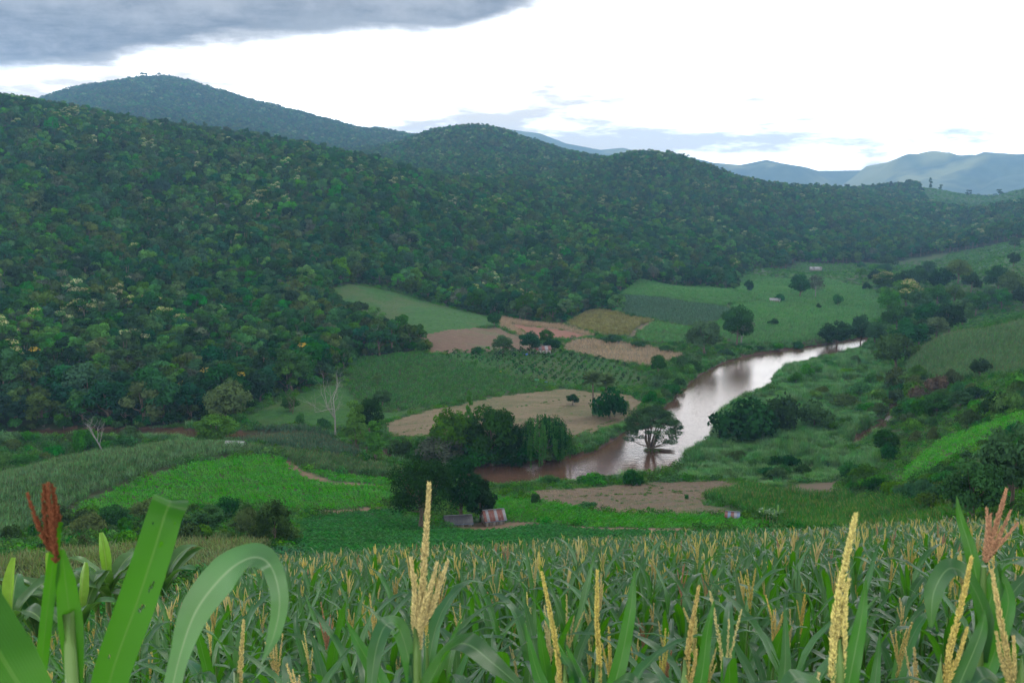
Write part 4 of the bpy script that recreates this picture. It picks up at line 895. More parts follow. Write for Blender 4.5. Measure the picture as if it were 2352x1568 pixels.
proto('tall_bright_a', 512, 12, 3.2, (G_bright,), nclump=26, per=120, card=0.3, style='tall', trunk=0.05)
proto('far_dark', 520, 10, 4.0, (G_dark,), nclump=12, per=40, card=0.6, trunk=0.04)
proto('far_tall', 521, 12, 2.8, (G_dark,), nclump=10, per=40, card=0.6, style='tall', trunk=0.06)
def place(name, label, u, v, w, h, key, group=None, skip=0.0, rz=None):
    x, y, z = ground(u, v, skip); D = math.hypot(x, y); pr, H, R = PROTO[key]
    sx = (w / 2 * D / FPX) / R; sz = (h * D / FPX) / H
    return thing_copy(pr, name, (x, y, z - 0.1), label, 'shrub' if 'shrub' in name or 'bush' in name else 'tree', group, RNG.uniform(0, 6.28) if rz is None else rz, (sx, sx, sz))
# the big trees by the huts
for k, (u, v, w, h, seed, lab) in enumerate([(966, 1214, 160, 190, 601, 'large round dark tree standing left of the grey roofed hut'), (1058, 1200, 106, 180, 602, 'tall dark tree rising behind the grey roofed hut'),
                                             (1105, 1196, 74, 106, 603, 'small round tree between the grey roofed and red roofed huts')]):
    x, y, z = ground(u, v); D = math.hypot(x, y); H, R = h * D / FPX, w / 2 * D / FPX * 0.95
    t_, c_ = tree_meshes(seed, H, R, mats=(G_dark,), nclump=44, per=190, card=0.21, trunk=0.14, limbs=12)
    thing_copy([('trunk', t_), ('crown', c_)], 'shade_tree', (x, y, z), lab, 'tree')
TREES = [
 ('thicket_tree', 'dark tree with spreading arms in the riverside thicket', 1130, 1072, 130, 150, 'dark_a'), ('thicket_tree', 'broad green tree at the left of the riverside thicket', 1035, 1066, 120, 135, 'mid_a'),
 ('creeper_pillar', 'slender creeper clad tree rising like a column above the thicket', 1080, 1062, 34, 184, 'tall_b'), ('thicket_tree', 'low dark tree between the thicket and the creeper draped tree', 1170, 1064, 70, 105, 'dark_b'),
 ('grey_bush', 'rounded greyish bush with bare twigs in front of the riverside thicket', 1020, 1085, 138, 98, 'grey_a'),
 ('bank_tree', 'bright green creeper covered tree beside the white dead trunk', 818, 1030, 74, 130, 'tall_bright_a'), ('bank_tree', 'bright green leafy tree below the thicket of the dead trunk', 862, 1064, 66, 116, 'tall_bright_a'),
 ('bank_tree', 'dark tree behind the bright creeper covered tree', 850, 1000, 70, 92, 'dark_a'), ('bank_shrub', 'blue green shrub left of the grey rounded bush', 925, 1062, 84, 76, 'shrub_mid_a'),
 ('field_tree', 'small dark round tree standing alone on the tan harvested field', 1315, 930, 33, 28, 'dark_b'), ('palm_thicket', 'dark thicket at the foot of the fan palms', 1400, 962, 104, 88, 'shrub_dark_a'),
 ('palm_thicket_bush', 'green bush on the field side of the palm thicket', 1372, 958, 32, 40, 'shrub_mid_b'), ('bank_bush', 'green bush between the palm thicket and the river', 1432, 950, 34, 44, 'shrub_mid_a'),
 ('hut_tree', 'wide dark tree left of the field hut', 1155, 810, 58, 42, 'dark_a'), ('hut_tree', 'dark tree shading the field hut', 1216, 812, 54, 54, 'dark_b'), ('hut_tree', 'dark tree right of the field hut', 1268, 808, 44, 32, 'dark_a'),
 ('hut_tree', 'small lighter tree behind the field hut', 1256, 790, 38, 36, 'mid_b'), ('hedge_bush', 'clipped green bush at the top of the orchard', 1095, 812, 36, 20, 'shrub_mid_b'),
 ('pasture_tree', 'dark flat topped tree on the pasture edge', 878, 936, 48, 44, 'dark_b'), ('pasture_tree', 'small upright tree above the pasture', 866, 884, 24, 30, 'mid_a'), ('pasture_tree', 'small round tree at the forest foot on the pasture', 666, 944, 44, 34, 'dark_a'),
 ('pasture_bush', 'narrow green bush at the lower pasture edge', 690, 980, 26, 44, 'shrub_mid_a'), ('pasture_bush', 'low yellow green bush row at the pasture edge', 640, 984, 60, 16, 'shrub_bright_a'), ('pasture_bush', 'green bush beside the white dead tree', 745, 986, 44, 34, 'shrub_mid_b'),
 ('bank_tree', 'fresh green round tree behind the white roof', 500, 1022, 104, 74, 'mid_b'), ('feather_tree', 'pale feathery tree standing out before the dark forest', 524, 980, 112, 118, 'olive_a'),
 ('bank_bush', 'green bush left of the grey dead tree', 196, 1040, 60, 70, 'shrub_mid_a'), ('bank_bush', 'green bush right of the grey dead tree', 300, 1022, 56, 54, 'shrub_mid_b'),
 ('river_tree', 'dark tree left of the two at the bend above the stalk field', 1618, 815, 84, 80, 'dark_a'), ('river_tree', 'tall dark tree behind the pale twiggy tree at the bend', 1692, 795, 78, 96, 'dark_b'), ('twig_tree', 'pale twiggy tree at the river bend', 1702, 792, 62, 74, 'grey_b'),
 ('valley_tree', 'large dark round tree standing alone in the upper valley maize', 1836, 684, 50, 54, 'dark_a'), ('valley_tree', 'thin pale tree beside the large round valley tree', 1873, 684, 38, 56, 'grey_a'), ('valley_tree', 'small dark tree at the forest corner', 1720, 674, 22, 32, 'dark_b'),
 ('river_tree', 'wide dark tree overhanging the far end of the river', 1921, 802, 84, 64, 'dark_b'), ('river_tree', 'dark upright tree beside the far end of the river', 1975, 796, 48, 72, 'dark_a'), ('maize_bush', 'dark bush in the upper valley maize', 1776, 748, 32, 20, 'shrub_dark_a'),
 ('maize_bush', 'round bush by the small grey roof', 1790, 694, 32, 22, 'shrub_dark_b'), ('maize_bush', 'small bush in the middle of the upper valley maize', 1880, 710, 14, 16, 'shrub_dark_a'), ('maize_bush', 'bush at the edge of the upper valley maize', 1924, 702, 28, 30, 'shrub_dark_b'),
 ('river_tree', 'big olive tree at the corner of river and reeds', 2058, 852, 98, 92, 'olive_a'), ('river_tree', 'dark tree behind the big olive corner tree', 2085, 815, 84, 82, 'dark_b'), ('blossom_tree', 'tree covered in cream blossom above the river trees', 2082, 706, 80, 66, 'flower_a'),
 ('blossom_tree', 'smaller cream blossom tree left of the large one', 2030, 672, 58, 50, 'flower_a'),
 ('willow_clump', 'broad dark willow clump on the reed spit', 1712, 1008, 185, 108, 'shrub_dark_a'), ('willow_clump', 'dark willow behind the broad clump on the spit', 1785, 990, 120, 98, 'shrub_dark_b'), ('willow_clump', 'rounded willow on the inner side of the spit', 1872, 978, 98, 70, 'shrub_dark_a'),
 ('bank_bush', 'spreading green bush on the near river bank', 1362, 1112, 96, 32, 'shrub_mid_a'), ('bank_bush', 'low green bush at the left of the near river bank', 1262, 1112, 70, 26, 'shrub_mid_b'), ('bank_bush', 'dark bush where the near bank meets the reeds', 1452, 1112, 60, 42, 'shrub_dark_a'),
 ('plot_bush', 'upright green bush at the edge of the harvested river plot', 1230, 1158, 27, 36, 'shrub_mid_a'), ('plot_bush', 'rounded green bush at the bean edge of the harvested river plot', 1350, 1168, 58, 22, 'shrub_mid_b'), ('plot_bush', 'tiny bush on the harvested river plot', 1577, 1146, 12, 14, 'shrub_mid_a'),
 ('thicket_tree', 'rounded tree at the right end of the hillside thicket', 632, 1250, 92, 106, 'mid_a'), ('round_bush', 'round dark bush on the olive maize field', 393, 1286, 40, 48, 'shrub_dark_a'), ('thicket_tree', 'feathery olive tree in the hillside thicket', 350, 1215, 90, 78, 'olive_b'),
 ('thicket_tree', 'dark tree in the middle of the hillside thicket', 480, 1228, 90, 70, 'dark_b'), ('thicket_tree', 'brownish tree near the right end of the hillside thicket', 572, 1240, 66, 88, 'olive_a'), ('thicket_tree', 'dark tree at the left of the hillside thicket', 262, 1225, 84, 66, 'dark_a'),
 ('slope_tree', 'massive dark tree at the foot of the right slope', 2236, 1206, 130, 150, 'dark_a'), ('slope_tree', 'tall dark tree behind the massive one on the right slope', 2322, 1180, 150, 200, 'dark_b'), ('slope_tree', 'dark tree beyond the massive pair on the right slope', 2390, 1120, 120, 140, 'dark_a'),
 ('ridge_tree', 'small dark tree on the rolling ridge maize', 2250, 868, 44, 44, 'dark_b'), ('ridge_shrub', 'narrow shrub on the rolling ridge maize', 2200, 910, 34, 44, 'shrub_mid_a'), ('brown_shrub', 'brownish leafless shrub at the foot of the ridge maize', 2150, 905, 66, 54, 'shrub_brown_a'), ('brown_shrub', 'brownish shrub above the side channel', 2112, 930, 60, 50, 'shrub_brown_b'),
 ('meadow_tree', 'dark tree on the upper meadow by the forest', 2330, 572, 24, 26, 'dark_a'), ('meadow_tree', 'dark round tree in the middle of the upper meadow', 2328, 612, 28, 30, 'dark_b'),
 ('bank_tree', 'round tree on the river bank below the stalk field', 1512, 860, 42, 48, 'dark_a'), ('bank_bush', 'palm like bush at the stalk field corner', 1552, 838, 30, 26, 'shrub_mid_b'), ('track_bush', 'dark hedge bush along the stalk field top', 1405, 785, 60, 20, 'shrub_dark_a'), ('track_bush', 'dark hedge bush at the dirt track end', 1470, 796, 56, 18, 'shrub_dark_b'), ('track_bush', 'dark hedge bush at the river end of the stalk field', 1530, 806, 48, 16, 'shrub_dark_a'),
 ('slope_bush', 'dark bush by the dry maize strip', 1135, 752, 36, 36, 'dark_b')]
for t in TREES: place(*t)
# river tree line on the right, shrubs on the right slope, thicket shrubs
tl = np.array([(2010, 770), (2060, 740), (2110, 775), (2150, 760), (2110, 700), (2180, 745), (2150, 690), (2210, 725), (2190, 680), (2240, 705), (2270, 690), (2230, 650), (2300, 690), (2320, 665), (2352, 690), (2290, 650), (2160, 650), (2110, 640), (2200, 630), (2380, 670), (2130, 620), (2080, 660), (2040, 700), (2070, 780), (2130, 740)])
for k, (u, v) in enumerate(tl):
    key = ['dark_a', 'dark_b', 'mid_a', 'olive_b', 'dark_b'][k % 5]; sc_ = RNG.uniform(0.85, 1.2) * (0.75 + 0.25 * (v - 600) / 200)
    place('river_line_tree', {'d': 'dark green tree in the belt along the upper river', 'm': 'mid green tree in the belt along the upper river', 'o': 'olive tree in the belt along the upper river'}[key[0]], u, v + 22, 64 * sc_, 62 * sc_, key, {'d': 'dark', 'm': 'mid green', 'o': 'olive'}[key[0]] + ' trees in the upper river belt')
def shrubs(poly, n, wr, hr, keys, name, label, group, seed):
    rg = np.random.default_rng(seed); P = np.array(poly); c = 0
    while c < n:
        u = rg.uniform(P[:, 0].min(), P[:, 0].max()); v = rg.uniform(P[:, 1].min(), P[:, 1].max())
        if not inpoly(np.array([u]), np.array([v]), P)[0]: continue
        k = keys[rg.integers(0, len(keys))]; s = rg.uniform(0.7, 1.3); sh = k.split('_')[1] if k.startswith('shrub') else k.split('_')[0]
        place(name, label % {'dark': 'dark green', 'mid': 'mid green', 'bright': 'bright green', 'olive': 'olive', 'brown': 'brownish'}[sh], u, v, rg.uniform(*wr) * s, rg.uniform(*hr) * s, k, sh + ' ' + group); c += 1
shrubs([(0, 1240), (150, 1195), (300, 1185), (450, 1175), (600, 1170), (680, 1190), (690, 1245), (600, 1255), (420, 1262), (150, 1285), (0, 1305)], 46, (46, 80), (32, 58), ['shrub_mid_a', 'shrub_mid_b', 'shrub_olive_a', 'shrub_bright_a', 'shrub_bright_b', 'shrub_olive_b', 'mid_b'], 'thicket_shrub', '%s shrub in the thicket below the bright bean slope', 'shrubs of the hillside thicket', 1)
shrubs([(2040, 880), (2200, 870), (2280, 900), (2352, 890), (2352, 945), (2160, 1005), (2060, 1085), (2030, 1040), (2070, 980)], 50, (38, 72), (28, 50), ['shrub_mid_a', 'shrub_bright_b', 'shrub_olive_a', 'shrub_dark_b', 'mid_b', 'shrub_olive_b'], 'slope_shrub', '%s shrub between the side channel and the right slope', 'shrubs by the side channel', 2)
shrubs([(1960, 1100), (2100, 1110), (2200, 1050), (2352, 1000), (2352, 1060), (2240, 1100), (2190, 1190), (2060, 1145), (1950, 1135)], 40, (40, 84), (24, 46), ['shrub_mid_a', 'shrub_bright_b', 'shrub_mid_b', 'shrub_dark_b', 'shrub_olive_a'], 'bank_shrub', '%s shrub below the bean slope on the right bank', 'shrubs below the bean slope', 3)
shrubs([(1510, 880), (1560, 850), (1640, 815), (1590, 870), (1545, 905), (1520, 935), (1480, 930)], 16, (30, 52), (22, 38), ['shrub_mid_a', 'shrub_bright_b', 'shrub_mid_b'], 'bank_shrub', '%s shrub on the bank opposite the reed spit', 'shrubs on the bank opposite the spit', 4)
shrubs([(960, 1075), (1100, 1072), (1180, 1072), (1280, 1066), (1330, 1052), (1180, 1050), (960, 1052)], 22, (50, 90), (40, 70), ['shrub_mid_a', 'shrub_dark_b', 'shrub_mid_b', 'shrub_dark_a'], 'thicket_shrub', '%s shrub at the waterline of the riverside thicket', 'shrubs of the riverside thicket', 5)
shrubs([(1985, 590), (2060, 590), (2090, 640), (2030, 690), (1960, 680)], 12, (26, 44), (16, 26), ['shrub_mid_a', 'shrub_bright_b', 'shrub_dark_b'], 'meadow_shrub', '%s shrub around the cream blossom trees', 'shrubs around the blossom trees', 6)
shrubs([(1640, 800), (1700, 795), (1850, 795), (1890, 800), (1700, 812), (1640, 830)], 10, (26, 44), (12, 22), ['shrub_mid_a', 'shrub_bright_b', 'shrub_dark_b'], 'bank_shrub', '%s shrub on the far bank above the river glare', 'shrubs on the far bank', 7)
shrubs([(1700, 1070), (1900, 1060), (2000, 1045), (2010, 1095), (1850, 1100), (1720, 1105)], 10, (40, 64), (24, 40), ['shrub_mid_a', 'shrub_dark_b'], 'reed_shrub', '%s shrub standing in the near reeds', 'shrubs in the near reeds', 8)
shrubs([(1650, 1040), (1750, 1010), (1850, 1000), (1960, 990), (2020, 950), (2040, 890), (1960, 830), (1850, 850), (1800, 890), (1900, 930), (1830, 1020), (1700, 1060)], 30, (30, 62), (18, 38), ['shrub_mid_a', 'shrub_bright_b', 'shrub_mid_b', 'shrub_olive_a'], 'reed_shrub', '%s shrub among the reeds of the spit', 'shrubs on the reed spit', 10)
shrubs([(0, 1012), (160, 1010), (330, 1012), (330, 1030), (150, 1050), (0, 1080)], 14, (40, 70), (20, 34), ['shrub_mid_a', 'shrub_bright_b', 'shrub_olive_b'], 'bank_shrub', '%s shrub around the foot of the grey dead tree', 'shrubs around the grey dead tree', 9)
# skyline trees
for k, (u, D, h, w, lab) in enumerate([(310, 2100, 11, 9, 'lone small tree at the left of the summit'), (340, 2100, 14, 13, 'pair of joined crowns on the summit'), (347, 2100, 13, 12, 'right crown of the summit pair'), (378, 2100, 13, 10, 'single round tree right of the summit pair'), (442, 2100, 9, 12, 'low tree on the right shoulder of the summit'),
     (522, 2100, 9, 9, 'small tree half way down the mountain ridge'), (548, 2100, 11, 9, 'upright tree on the bare part of the mountain ridge'), (575, 2100, 8, 8, 'tiny tree on the bare part of the mountain ridge'), (610, 2100, 10, 12, 'dark tree low on the mountain ridge'), (630, 2100, 12, 8, 'narrow tree low on the mountain ridge'),
     (1945, 1450, 20, 16, 'tall tree on the plateau edge'), (1958, 1450, 14, 12, 'lower tree beside the tall plateau tree'), (1775, 1300, 14, 10, 'tree at the left end of the plateau'), (1830, 1380, 14, 14, 'tree with dark crown on the plateau'), (1880, 1400, 16, 12, 'narrow tree on the plateau'), (2045, 1450, 26, 18, 'tall dark pair tree before the plateau meadow'),
     (2030, 1450, 18, 16, 'rounded tree left of the tall dark plateau tree'), (2088, 1480, 20, 20, 'broad tree at the plateau meadow corner'), (2100, 1480, 16, 14, 'smaller tree at the plateau meadow corner'), (2135, 1500, 22, 14, 'tall lone tree on the plateau meadow skyline'), (2160, 1500, 8, 10, 'bush on the plateau meadow skyline'), (2226, 1510, 9, 14, 'round bush on the plateau meadow skyline'), (2296, 1510, 8, 16, 'flat bush at the right of the plateau meadow')]):
    a_, _ = ray(u, 440); hi_ = D > 2000; D = far_d(D); x_, y_ = math.sin(a_) * D, math.cos(a_) * D
    # stand on the local crest near that distance
    rs_ = np.linspace(D * 0.93, D * 1.05, 40); zz = zat(np.sin(a_) * rs_, np.cos(a_) * rs_); j_ = int(np.argmax((zz - CAMZ) / rs_)); Dr = rs_[j_]; x_, y_ = math.sin(a_) * Dr, math.cos(a_) * Dr
    pr, H, R = PROTO['far_dark' if w > 0.75 * h else 'far_tall']; 
    sx = (w / 2 * Dr / FPX) / R; sz = ((h + (6 if hi_ else 4)) * Dr / FPX + (0 if hi_ else 2)) / H
    thing_copy(pr, 'skyline_tree', (x_, y_, float(zz[j_]) - 0.3), lab, 'tree', None, RNG.uniform(0, 6.28), (sx, sx, sz))

# young orchard
OP = np.array(FPOLY['orchard_ground']); c0 = OP.mean(0); th = math.radians(-14); ca, sa = math.cos(th), math.sin(th)
Q = (OP - c0) @ np.array([[ca, -sa], [sa, ca]]); lo, hi = Q.min(0), Q.max(0); pts = []
for X in np.arange(lo[0] + 1, hi[0], 3.0):
    for Y in np.arange(lo[1] + 1, hi[1], 4.6):
        Xj, Yj = X + RNG.normal() * .25, Y + RNG.normal() * .25; x_, y_ = Xj * ca - Yj * sa + c0[0], Xj * sa + Yj * ca + c0[1]
        if inpoly(np.array([x_]), np.array([y_]), OP)[0]: pts.append((x_, y_))
pts.sort(key=lambda p: math.hypot(*p)); print('orchard', len(pts))
SAP = []
for k in range(3):
    t_, c_ = tree_meshes(700 + k, 2.3, 0.85, mats=(G_mid if k else G_dark,), nclump=8, per=38, card=0.17, trunk=0.2, limbs=3); SAP.append([('trunk', t_), ('crown', c_)])
for x_, y_ in pts[:300]:
    thing_copy(SAP[RNG.integers(0, 3)], 'orchard_sapling', (x_, y_, float(zat(x_, y_)[0])), 'small leafy sapling in a row of the young orchard', 'sapling', 'saplings of the young orchard', RNG.uniform(0, 6.28), float(RNG.uniform(0.75, 1.2)))
if len(pts) > 300:
    pp = np.array(pts[300:]); n = len(pp); SJ = [join_meshes(s[0][1], s[1][1], 'sapling') for s in SAP]; z0 = np.zeros(n)
    scatter('far_orchard_rows', np.column_stack([pp, zat(pp[:, 0], pp[:, 1])]), np.column_stack([z0, z0, RNG.uniform(0, 6, n)]), np.repeat(RNG.uniform(.75, 1.2, n)[:, None], 3, 1), RNG.integers(0, 3, n), SJ, 'farther saplings of the young orchard', 'saplings')

# ------------------------------------------------------------------ the tree standing in the river
def river_tree():
    x, y, z = ground(1497, 1034); x, y = on_plane(1497, 1034, WATER); D = math.hypot(x, y); s = D / FPX; H = 114 * s; R = 71 * s
    root = empty('rain_tree', (x, y, WATER), 'umbrella shaped dark tree standing in the river on its own islet', 'tree'); rg = np.random.default_rng(71)
    tb = MB(); cb = MB(); tips = []
    for k in range(7):
        a = k / 7 * 6.283 + rg.uniform(-.3, .3); ln = rg.uniform(.55, .95)
        p0 = np.array([rg.normal() * .35, rg.normal() * .35, 0.2]); p1 = p0 + np.array([math.cos(a) * R * .14, math.sin(a) * R * .14, H * .2]); p2 = np.array([math.cos(a) * R * .36 * ln, math.sin(a) * R * .36 * ln, H * .45]); p3 = np.array([math.cos(a) * R * .7 * ln, math.sin(a) * R * .7 * ln, H * .62])
        tb.tube([p0, p1, p2, p3], [.42, .3, .2, .07], 7)
        for j in range(4):
            q = p2 + (p3 - p2) * rg.uniform(0, 1); e = q + np.array([rg.normal() * R * .22, rg.normal() * R * .22, H * rg.uniform(.1, .25)]); tb.tube([q, (q + e) / 2 + [0, 0, .2], e], [.12, .08, .03], 5); tips.append(e)
    for k in range(3):   # low arms near the water
        a = [3.3, 0.1, 5.6][k]; p = np.array([math.cos(a) * R * .75, math.sin(a) * R * .75, H * .25]); tb.tube([[0, 0, .8], [p[0] * .5, p[1] * .5, H * .13], p], [.2, .14, .05], 5); tips.append(p)
    for k in range(64):
        a = rg.uniform(0, 6.283); q = math.sqrt(rg.random()); zz = H * (.86 - .38 * q ** 2.2) + rg.normal() * .25; tips.append(np.array([math.cos(a) * R * .88 * q, math.sin(a) * R * .88 * q, zz]))
    for k in range(26):
        a = rg.uniform(0, 6.283); q = rg.uniform(.7, 1.0); tips.append(np.array([math.cos(a) * R * .86 * q, math.sin(a) * R * .86 * q, H * rg.uniform(.28, .52)]))
    for c in tips: clump_cards(cb, rg, c, R * rg.uniform(.15, .25), 170, .20, 0, rg.uniform(-1, 1), .35, -.9)
    new_obj('trunk', tb.mesh('trunk', [M_bark], True), root); new_obj('crown', cb.mesh('crown', [foliage('leaf_rain_tree', (0.040, 0.092, 0.034), .005, .05, .05)]), root)
    rb = MB()
    for k in range(26):
        a = rg.uniform(0, 6.283) if k < 14 else rg.uniform(-.5, .15); l = rg.uniform(1.5, 4.0) + (2.5 if k >= 14 else 0); p = np.array([math.cos(a) * l, math.sin(a) * l, rg.uniform(.02, .35)]); rb.tube([[0, 0, .55], p * .5 + [0, 0, .2], p], [.2, .12, .04], 5)
    new_obj('roots', rb.mesh('roots', [M_bark], True), root)
    isl = MB(); n = 14; an = np.arange(n) * 6.283 / n; rr = 1.0 + rg.normal(size=n) * .12
    v = [(math.cos(t) * 2.6 * q, math.sin(t) * 2.0 * q - .6, -.4) for t, q in zip(an, rr)] + [(math.cos(t) * 1.5 * q, math.sin(t) * 1.1 * q - .4, .45) for t, q in zip(an, rr)] + [(0, -.2, .7)]
    isl.add(v, [(i, (i + 1) % n, n + (i + 1) % n, n + i) for i in range(n)]); isl.add(v, [(n + i, n + (i + 1) % n, 2 * n) for i in range(n)])
    new_obj('islet', isl.mesh('islet', [M_soil], True), root)
    g = MB()
    for k in range(150): t = rg.uniform(0, 6.283); q = math.sqrt(rg.random()); blade(g, rg, np.array([math.cos(t) * 2.4 * q, math.sin(t) * 1.9 * q - .6, .1]), rg.uniform(.5, 1.2), .04, .4, 0, rg.uniform(-1, 1), 3, .6)
    new_obj('islet_grass', g.mesh('islet_grass', [G_weed]), root)
river_tree()
# creeper draped tree: foliage hanging in curtains
def creeper_tree():
    x, y, z = ground(1250, 1064); D = math.hypot(x, y); s = D / FPX; H, R = 124 * s, 66 * s; rg = np.random.default_rng(81)
    root = empty('creeper_tree', (x, y, z), 'bright green tree hung with curtains of creeper on the river bank', 'tree')
    t_, c_ = tree_meshes(83, H, R * .92, mats=(G_dark,), nclump=34, per=170, card=.22, trunk=.08); new_obj('trunk', t_, root); new_obj('crown', c_, root)
    cb = MB()
    for k in range(120):
        a = rg.uniform(0, 6.283); q = rg.uniform(.45, .98); top = np.array([math.cos(a) * R * q, math.sin(a) * R * q, H * (1.0 - .42 * q * q)]); ln = rg.uniform(.25, .62) * H; n = int(ln / .09)
        zz = np.linspace(0, -ln, n); p = top + np.column_stack([rg.normal(size=n) * .12 + np.cos(a) * .25 * np.sin(np.linspace(0, 2, n)), rg.normal(size=n) * .12 + np.sin(a) * .25 * np.sin(np.linspace(0, 2, n)), zz]); p = p[p[:, 2] > .2]
        if len(p): cb.cards(p, np.tile([math.cos(a), math.sin(a), .35], (len(p), 1)) + rg.normal(size=(len(p), 3)) * .35, .2 * rg.uniform(.7, 1.3, len(p)), 0, .6, np.clip(rg.uniform(-1, 1) + rg.normal(size=len(p)) * .2, -1, 1), rg)
    new_obj('creeper', cb.mesh('creeper', [foliage('leaf_creeper', (0.034, 0.130, 0.022), .005, .05, .05)]), root)
creeper_tree()
# fan palms
def fan_palm(u, v, hpx, label, seed):
    x, y, z = ground(u, v); D = math.hypot(x, y); H = hpx * D / FPX; rg = np.random.default_rng(seed); root = empty('fan_palm', (x, y, z), label, 'palm', None, rg.uniform(0, 6))
    tb = MB(); tb.tube([[0, 0, -.4], [.1, 0, H * .45], [.15, .05, H * .8]], [.32, .26, .22], 8); new_obj('trunk', tb.mesh('trunk', [M_bark], True), root)
    for k in range(44):
        a = k * 2.4; el = rg.uniform(-.5, 1.35); fb = MB(); pl = rg.uniform(1.2, 2.0); d = np.array([math.cos(a) * math.cos(el), math.sin(a) * math.cos(el), math.sin(el)]); c = np.array([.15, .05, H * .8]); e = c + d * pl; fb.tube([c, e], [.05, .03], 4)
        sd = np.cross(d, [0, 0, 1]); sd /= np.linalg.norm(sd) + 1e-6; up = np.cross(sd, d)
        for j in np.linspace(-1.9, 1.9, 15):
            q = d * math.cos(j) + sd * math.sin(j); ln = rg.uniform(1.9, 2.7); w_ = np.cross(q, up) * .13; tip = e + q * ln - np.array([0, 0, .22]) + up * rg.normal() * .05
            fb.add([e, e + q * ln * .55 - w_ + up * .04, tip, e + q * ln * .55 + w_ - up * .04], [(0, 1, 2, 3)], 0, [rg.uniform(-1, 1)] * 4)
        new_obj('frond', fb.mesh('frond', [G_palm]), root)
G_palm = foliage('leaf_palm', (0.105, 0.185, 0.065), .01, .1, .2)
fan_palm(1362, 955, 106, 'tall fan palm left in the pair above the dark thicket', 1); fan_palm(1392, 952, 96, 'shorter fan palm right in the pair above the dark thicket', 2)
# dead trees
for u, v, h, seed, sp, fk_, bk, lab in ((770, 1002, 140, 91, .75, .55, M_bark_pale, 'white dead tree with a tall bare trunk'), (238, 1040, 112, 92, .38, .32, M_bark_pale, 'grey dead tree with upswept bare branches'), (865, 812, 60, 93, .5, .5, M_bark_pale, 'bare pale tree at the forest corner'), (672, 950, 64, 94, .8, .4, M_bark, 'gnarled leafless tree at the forest foot')):
    x, y, z = ground(u, v); D = math.hypot(x, y); t_, b_ = bare_tree_meshes(seed, 1.12 * h * D / FPX, sp, bk, fk_); thing_copy([('trunk', t_), ('branches', b_)], 'dead_tree', (x, y, z), lab, 'tree')

# ------------------------------------------------------------------ huts
def corr(name, c1, c2, rough=0.55):
    return surface(name, c1, c2, 2.2, rough=rough, spec=0.4, lo=.3, hi=.7)
M_rust = corr('rusty_sheet', (0.15, 0.04, 0.033), (0.21, 0.085, 0.065)); M_zinc = corr('zinc_sheet', (0.20, 0.205, 0.22), (0.30, 0.30, 0.32)); M_tar = corr('dark_roof', (0.075, 0.075, 0.085), (0.12, 0.12, 0.13)); M_white = corr('white_sheet', (0.45, 0.46, 0.48), (0.58, 0.58, 0.60)); M_blue = corr('blue_sheet', (0.13, 0.18, 0.28), (0.17, 0.23, 0.34)); M_board = surface('grey_board', (0.22, 0.19, 0.16), (0.34, 0.30, 0.26), 4, stretch=(1, 1, .3)); M_pale = surface('pale_board', (0.42, 0.40, 0.37), (0.56, 0.54, 0.5), 4)
def hut(name, u, v, rz, L_, W_, wall, rise, label, panels, over=0.35, boards=True, one=False, eave=None):
    """Gabled (or single-pitch) hut: posts, wall boards, roof panels side by side along the ridge."""
    x, y, z = ground(u, v); root = empty(name, (x, y, z + .05), label, 'hut', None, rz)
    for sx in (-1, 1):
        for sy in (-1, 1): b = MB(); b.box((sx * (L_ / 2 - .06), sy * (W_ / 2 - .06), wall / 2 - .3), (.12, .12, wall + .6)); new_obj('post', b.mesh('post', [M_bark]), root)
    if boards:
        nb = max(4, int(L_ / .45))
        for sy in (-1, 1):
            for k in range(nb): b = MB(); b.box((-L_ / 2 + (k + .5) * L_ / nb, sy * W_ / 2, wall * .55), (L_ / nb - .03, .04, wall * .86)); new_obj('board', b.mesh('board', [M_board if k % 3 else M_pale]), root)
        nb = max(3, int(W_ / .45))
        for sx in (-1, 1):
            for k in range(nb):
                yy = -W_ / 2 + (k + .5) * W_ / nb; hh = wall * .86 + (0 if one else rise * .75 * (1 - abs(yy) / (W_ / 2)))
                b = MB(); b.box((sx * L_ / 2, yy, wall * .12 + hh / 2), (.04, W_ / nb - .03, hh)); new_obj('board', b.mesh('board', [M_pale if k % 2 else M_board]), root)
    roof = MB(); roof.tube([[-L_ / 2 - over, 0, wall + rise + .03], [L_ / 2 + over, 0, wall + rise + .03]], .07, 6); ro = new_obj('roof', roof.mesh('roof', [M_zinc]), root)
    n = len(panels); pw = (L_ + 2 * over) / n
    for sy in ((-1, 1) if not one else (-1,)):
        for k, m in enumerate(panels):
            b = MB(); x0 = -L_ / 2 - over + k * pw + .015; nx = 7; v_ = []
            y1 = sy * (W_ / 2 + over); y0 = 0 if not one else W_ / 2 + over; z0 = wall + rise; z1 = wall - over * rise / (W_ / 2)
            for i in range(nx):
                xx = x0 + (pw - .03) * i / (nx - 1); dz_ = .025 * (i % 2) + RNG.normal() * .004
                v_ += [(xx, y0, z0 + dz_), (xx, y1, z1 + dz_), (xx, y0, z0 + dz_ - .03), (xx, y1, z1 + dz_ - .03)]
            f = []
            for i in range(nx - 1): a = 4 * i; f += [(a, a + 4, a + 5, a + 1), (a + 2, a + 3, a + 7, a + 6), (a + 1, a + 5, a + 7, a + 3), (a, a + 2, a + 6, a + 4)]
            b.add(v_, f); new_obj('roof_panel', b.mesh('roof_panel', [m]), ro)
        if eave: b = MB(); b.box((0, sy * (W_ / 2 + over + .02), wall - over * rise / (W_ / 2) - .07), (L_ + 2 * over, .04, .12)); new_obj('eave_board', b.mesh('eave_board', [eave]), ro)
    return root
hut('field_hut', 1133, 1204, 0.30, 3.6, 3.0, 1.5, 1.35, 'small wooden hut with a rust red striped tin roof', [M_rust, M_zinc, M_rust, M_rust, M_zinc, M_rust, M_rust, M_zinc], eave=M_blue)
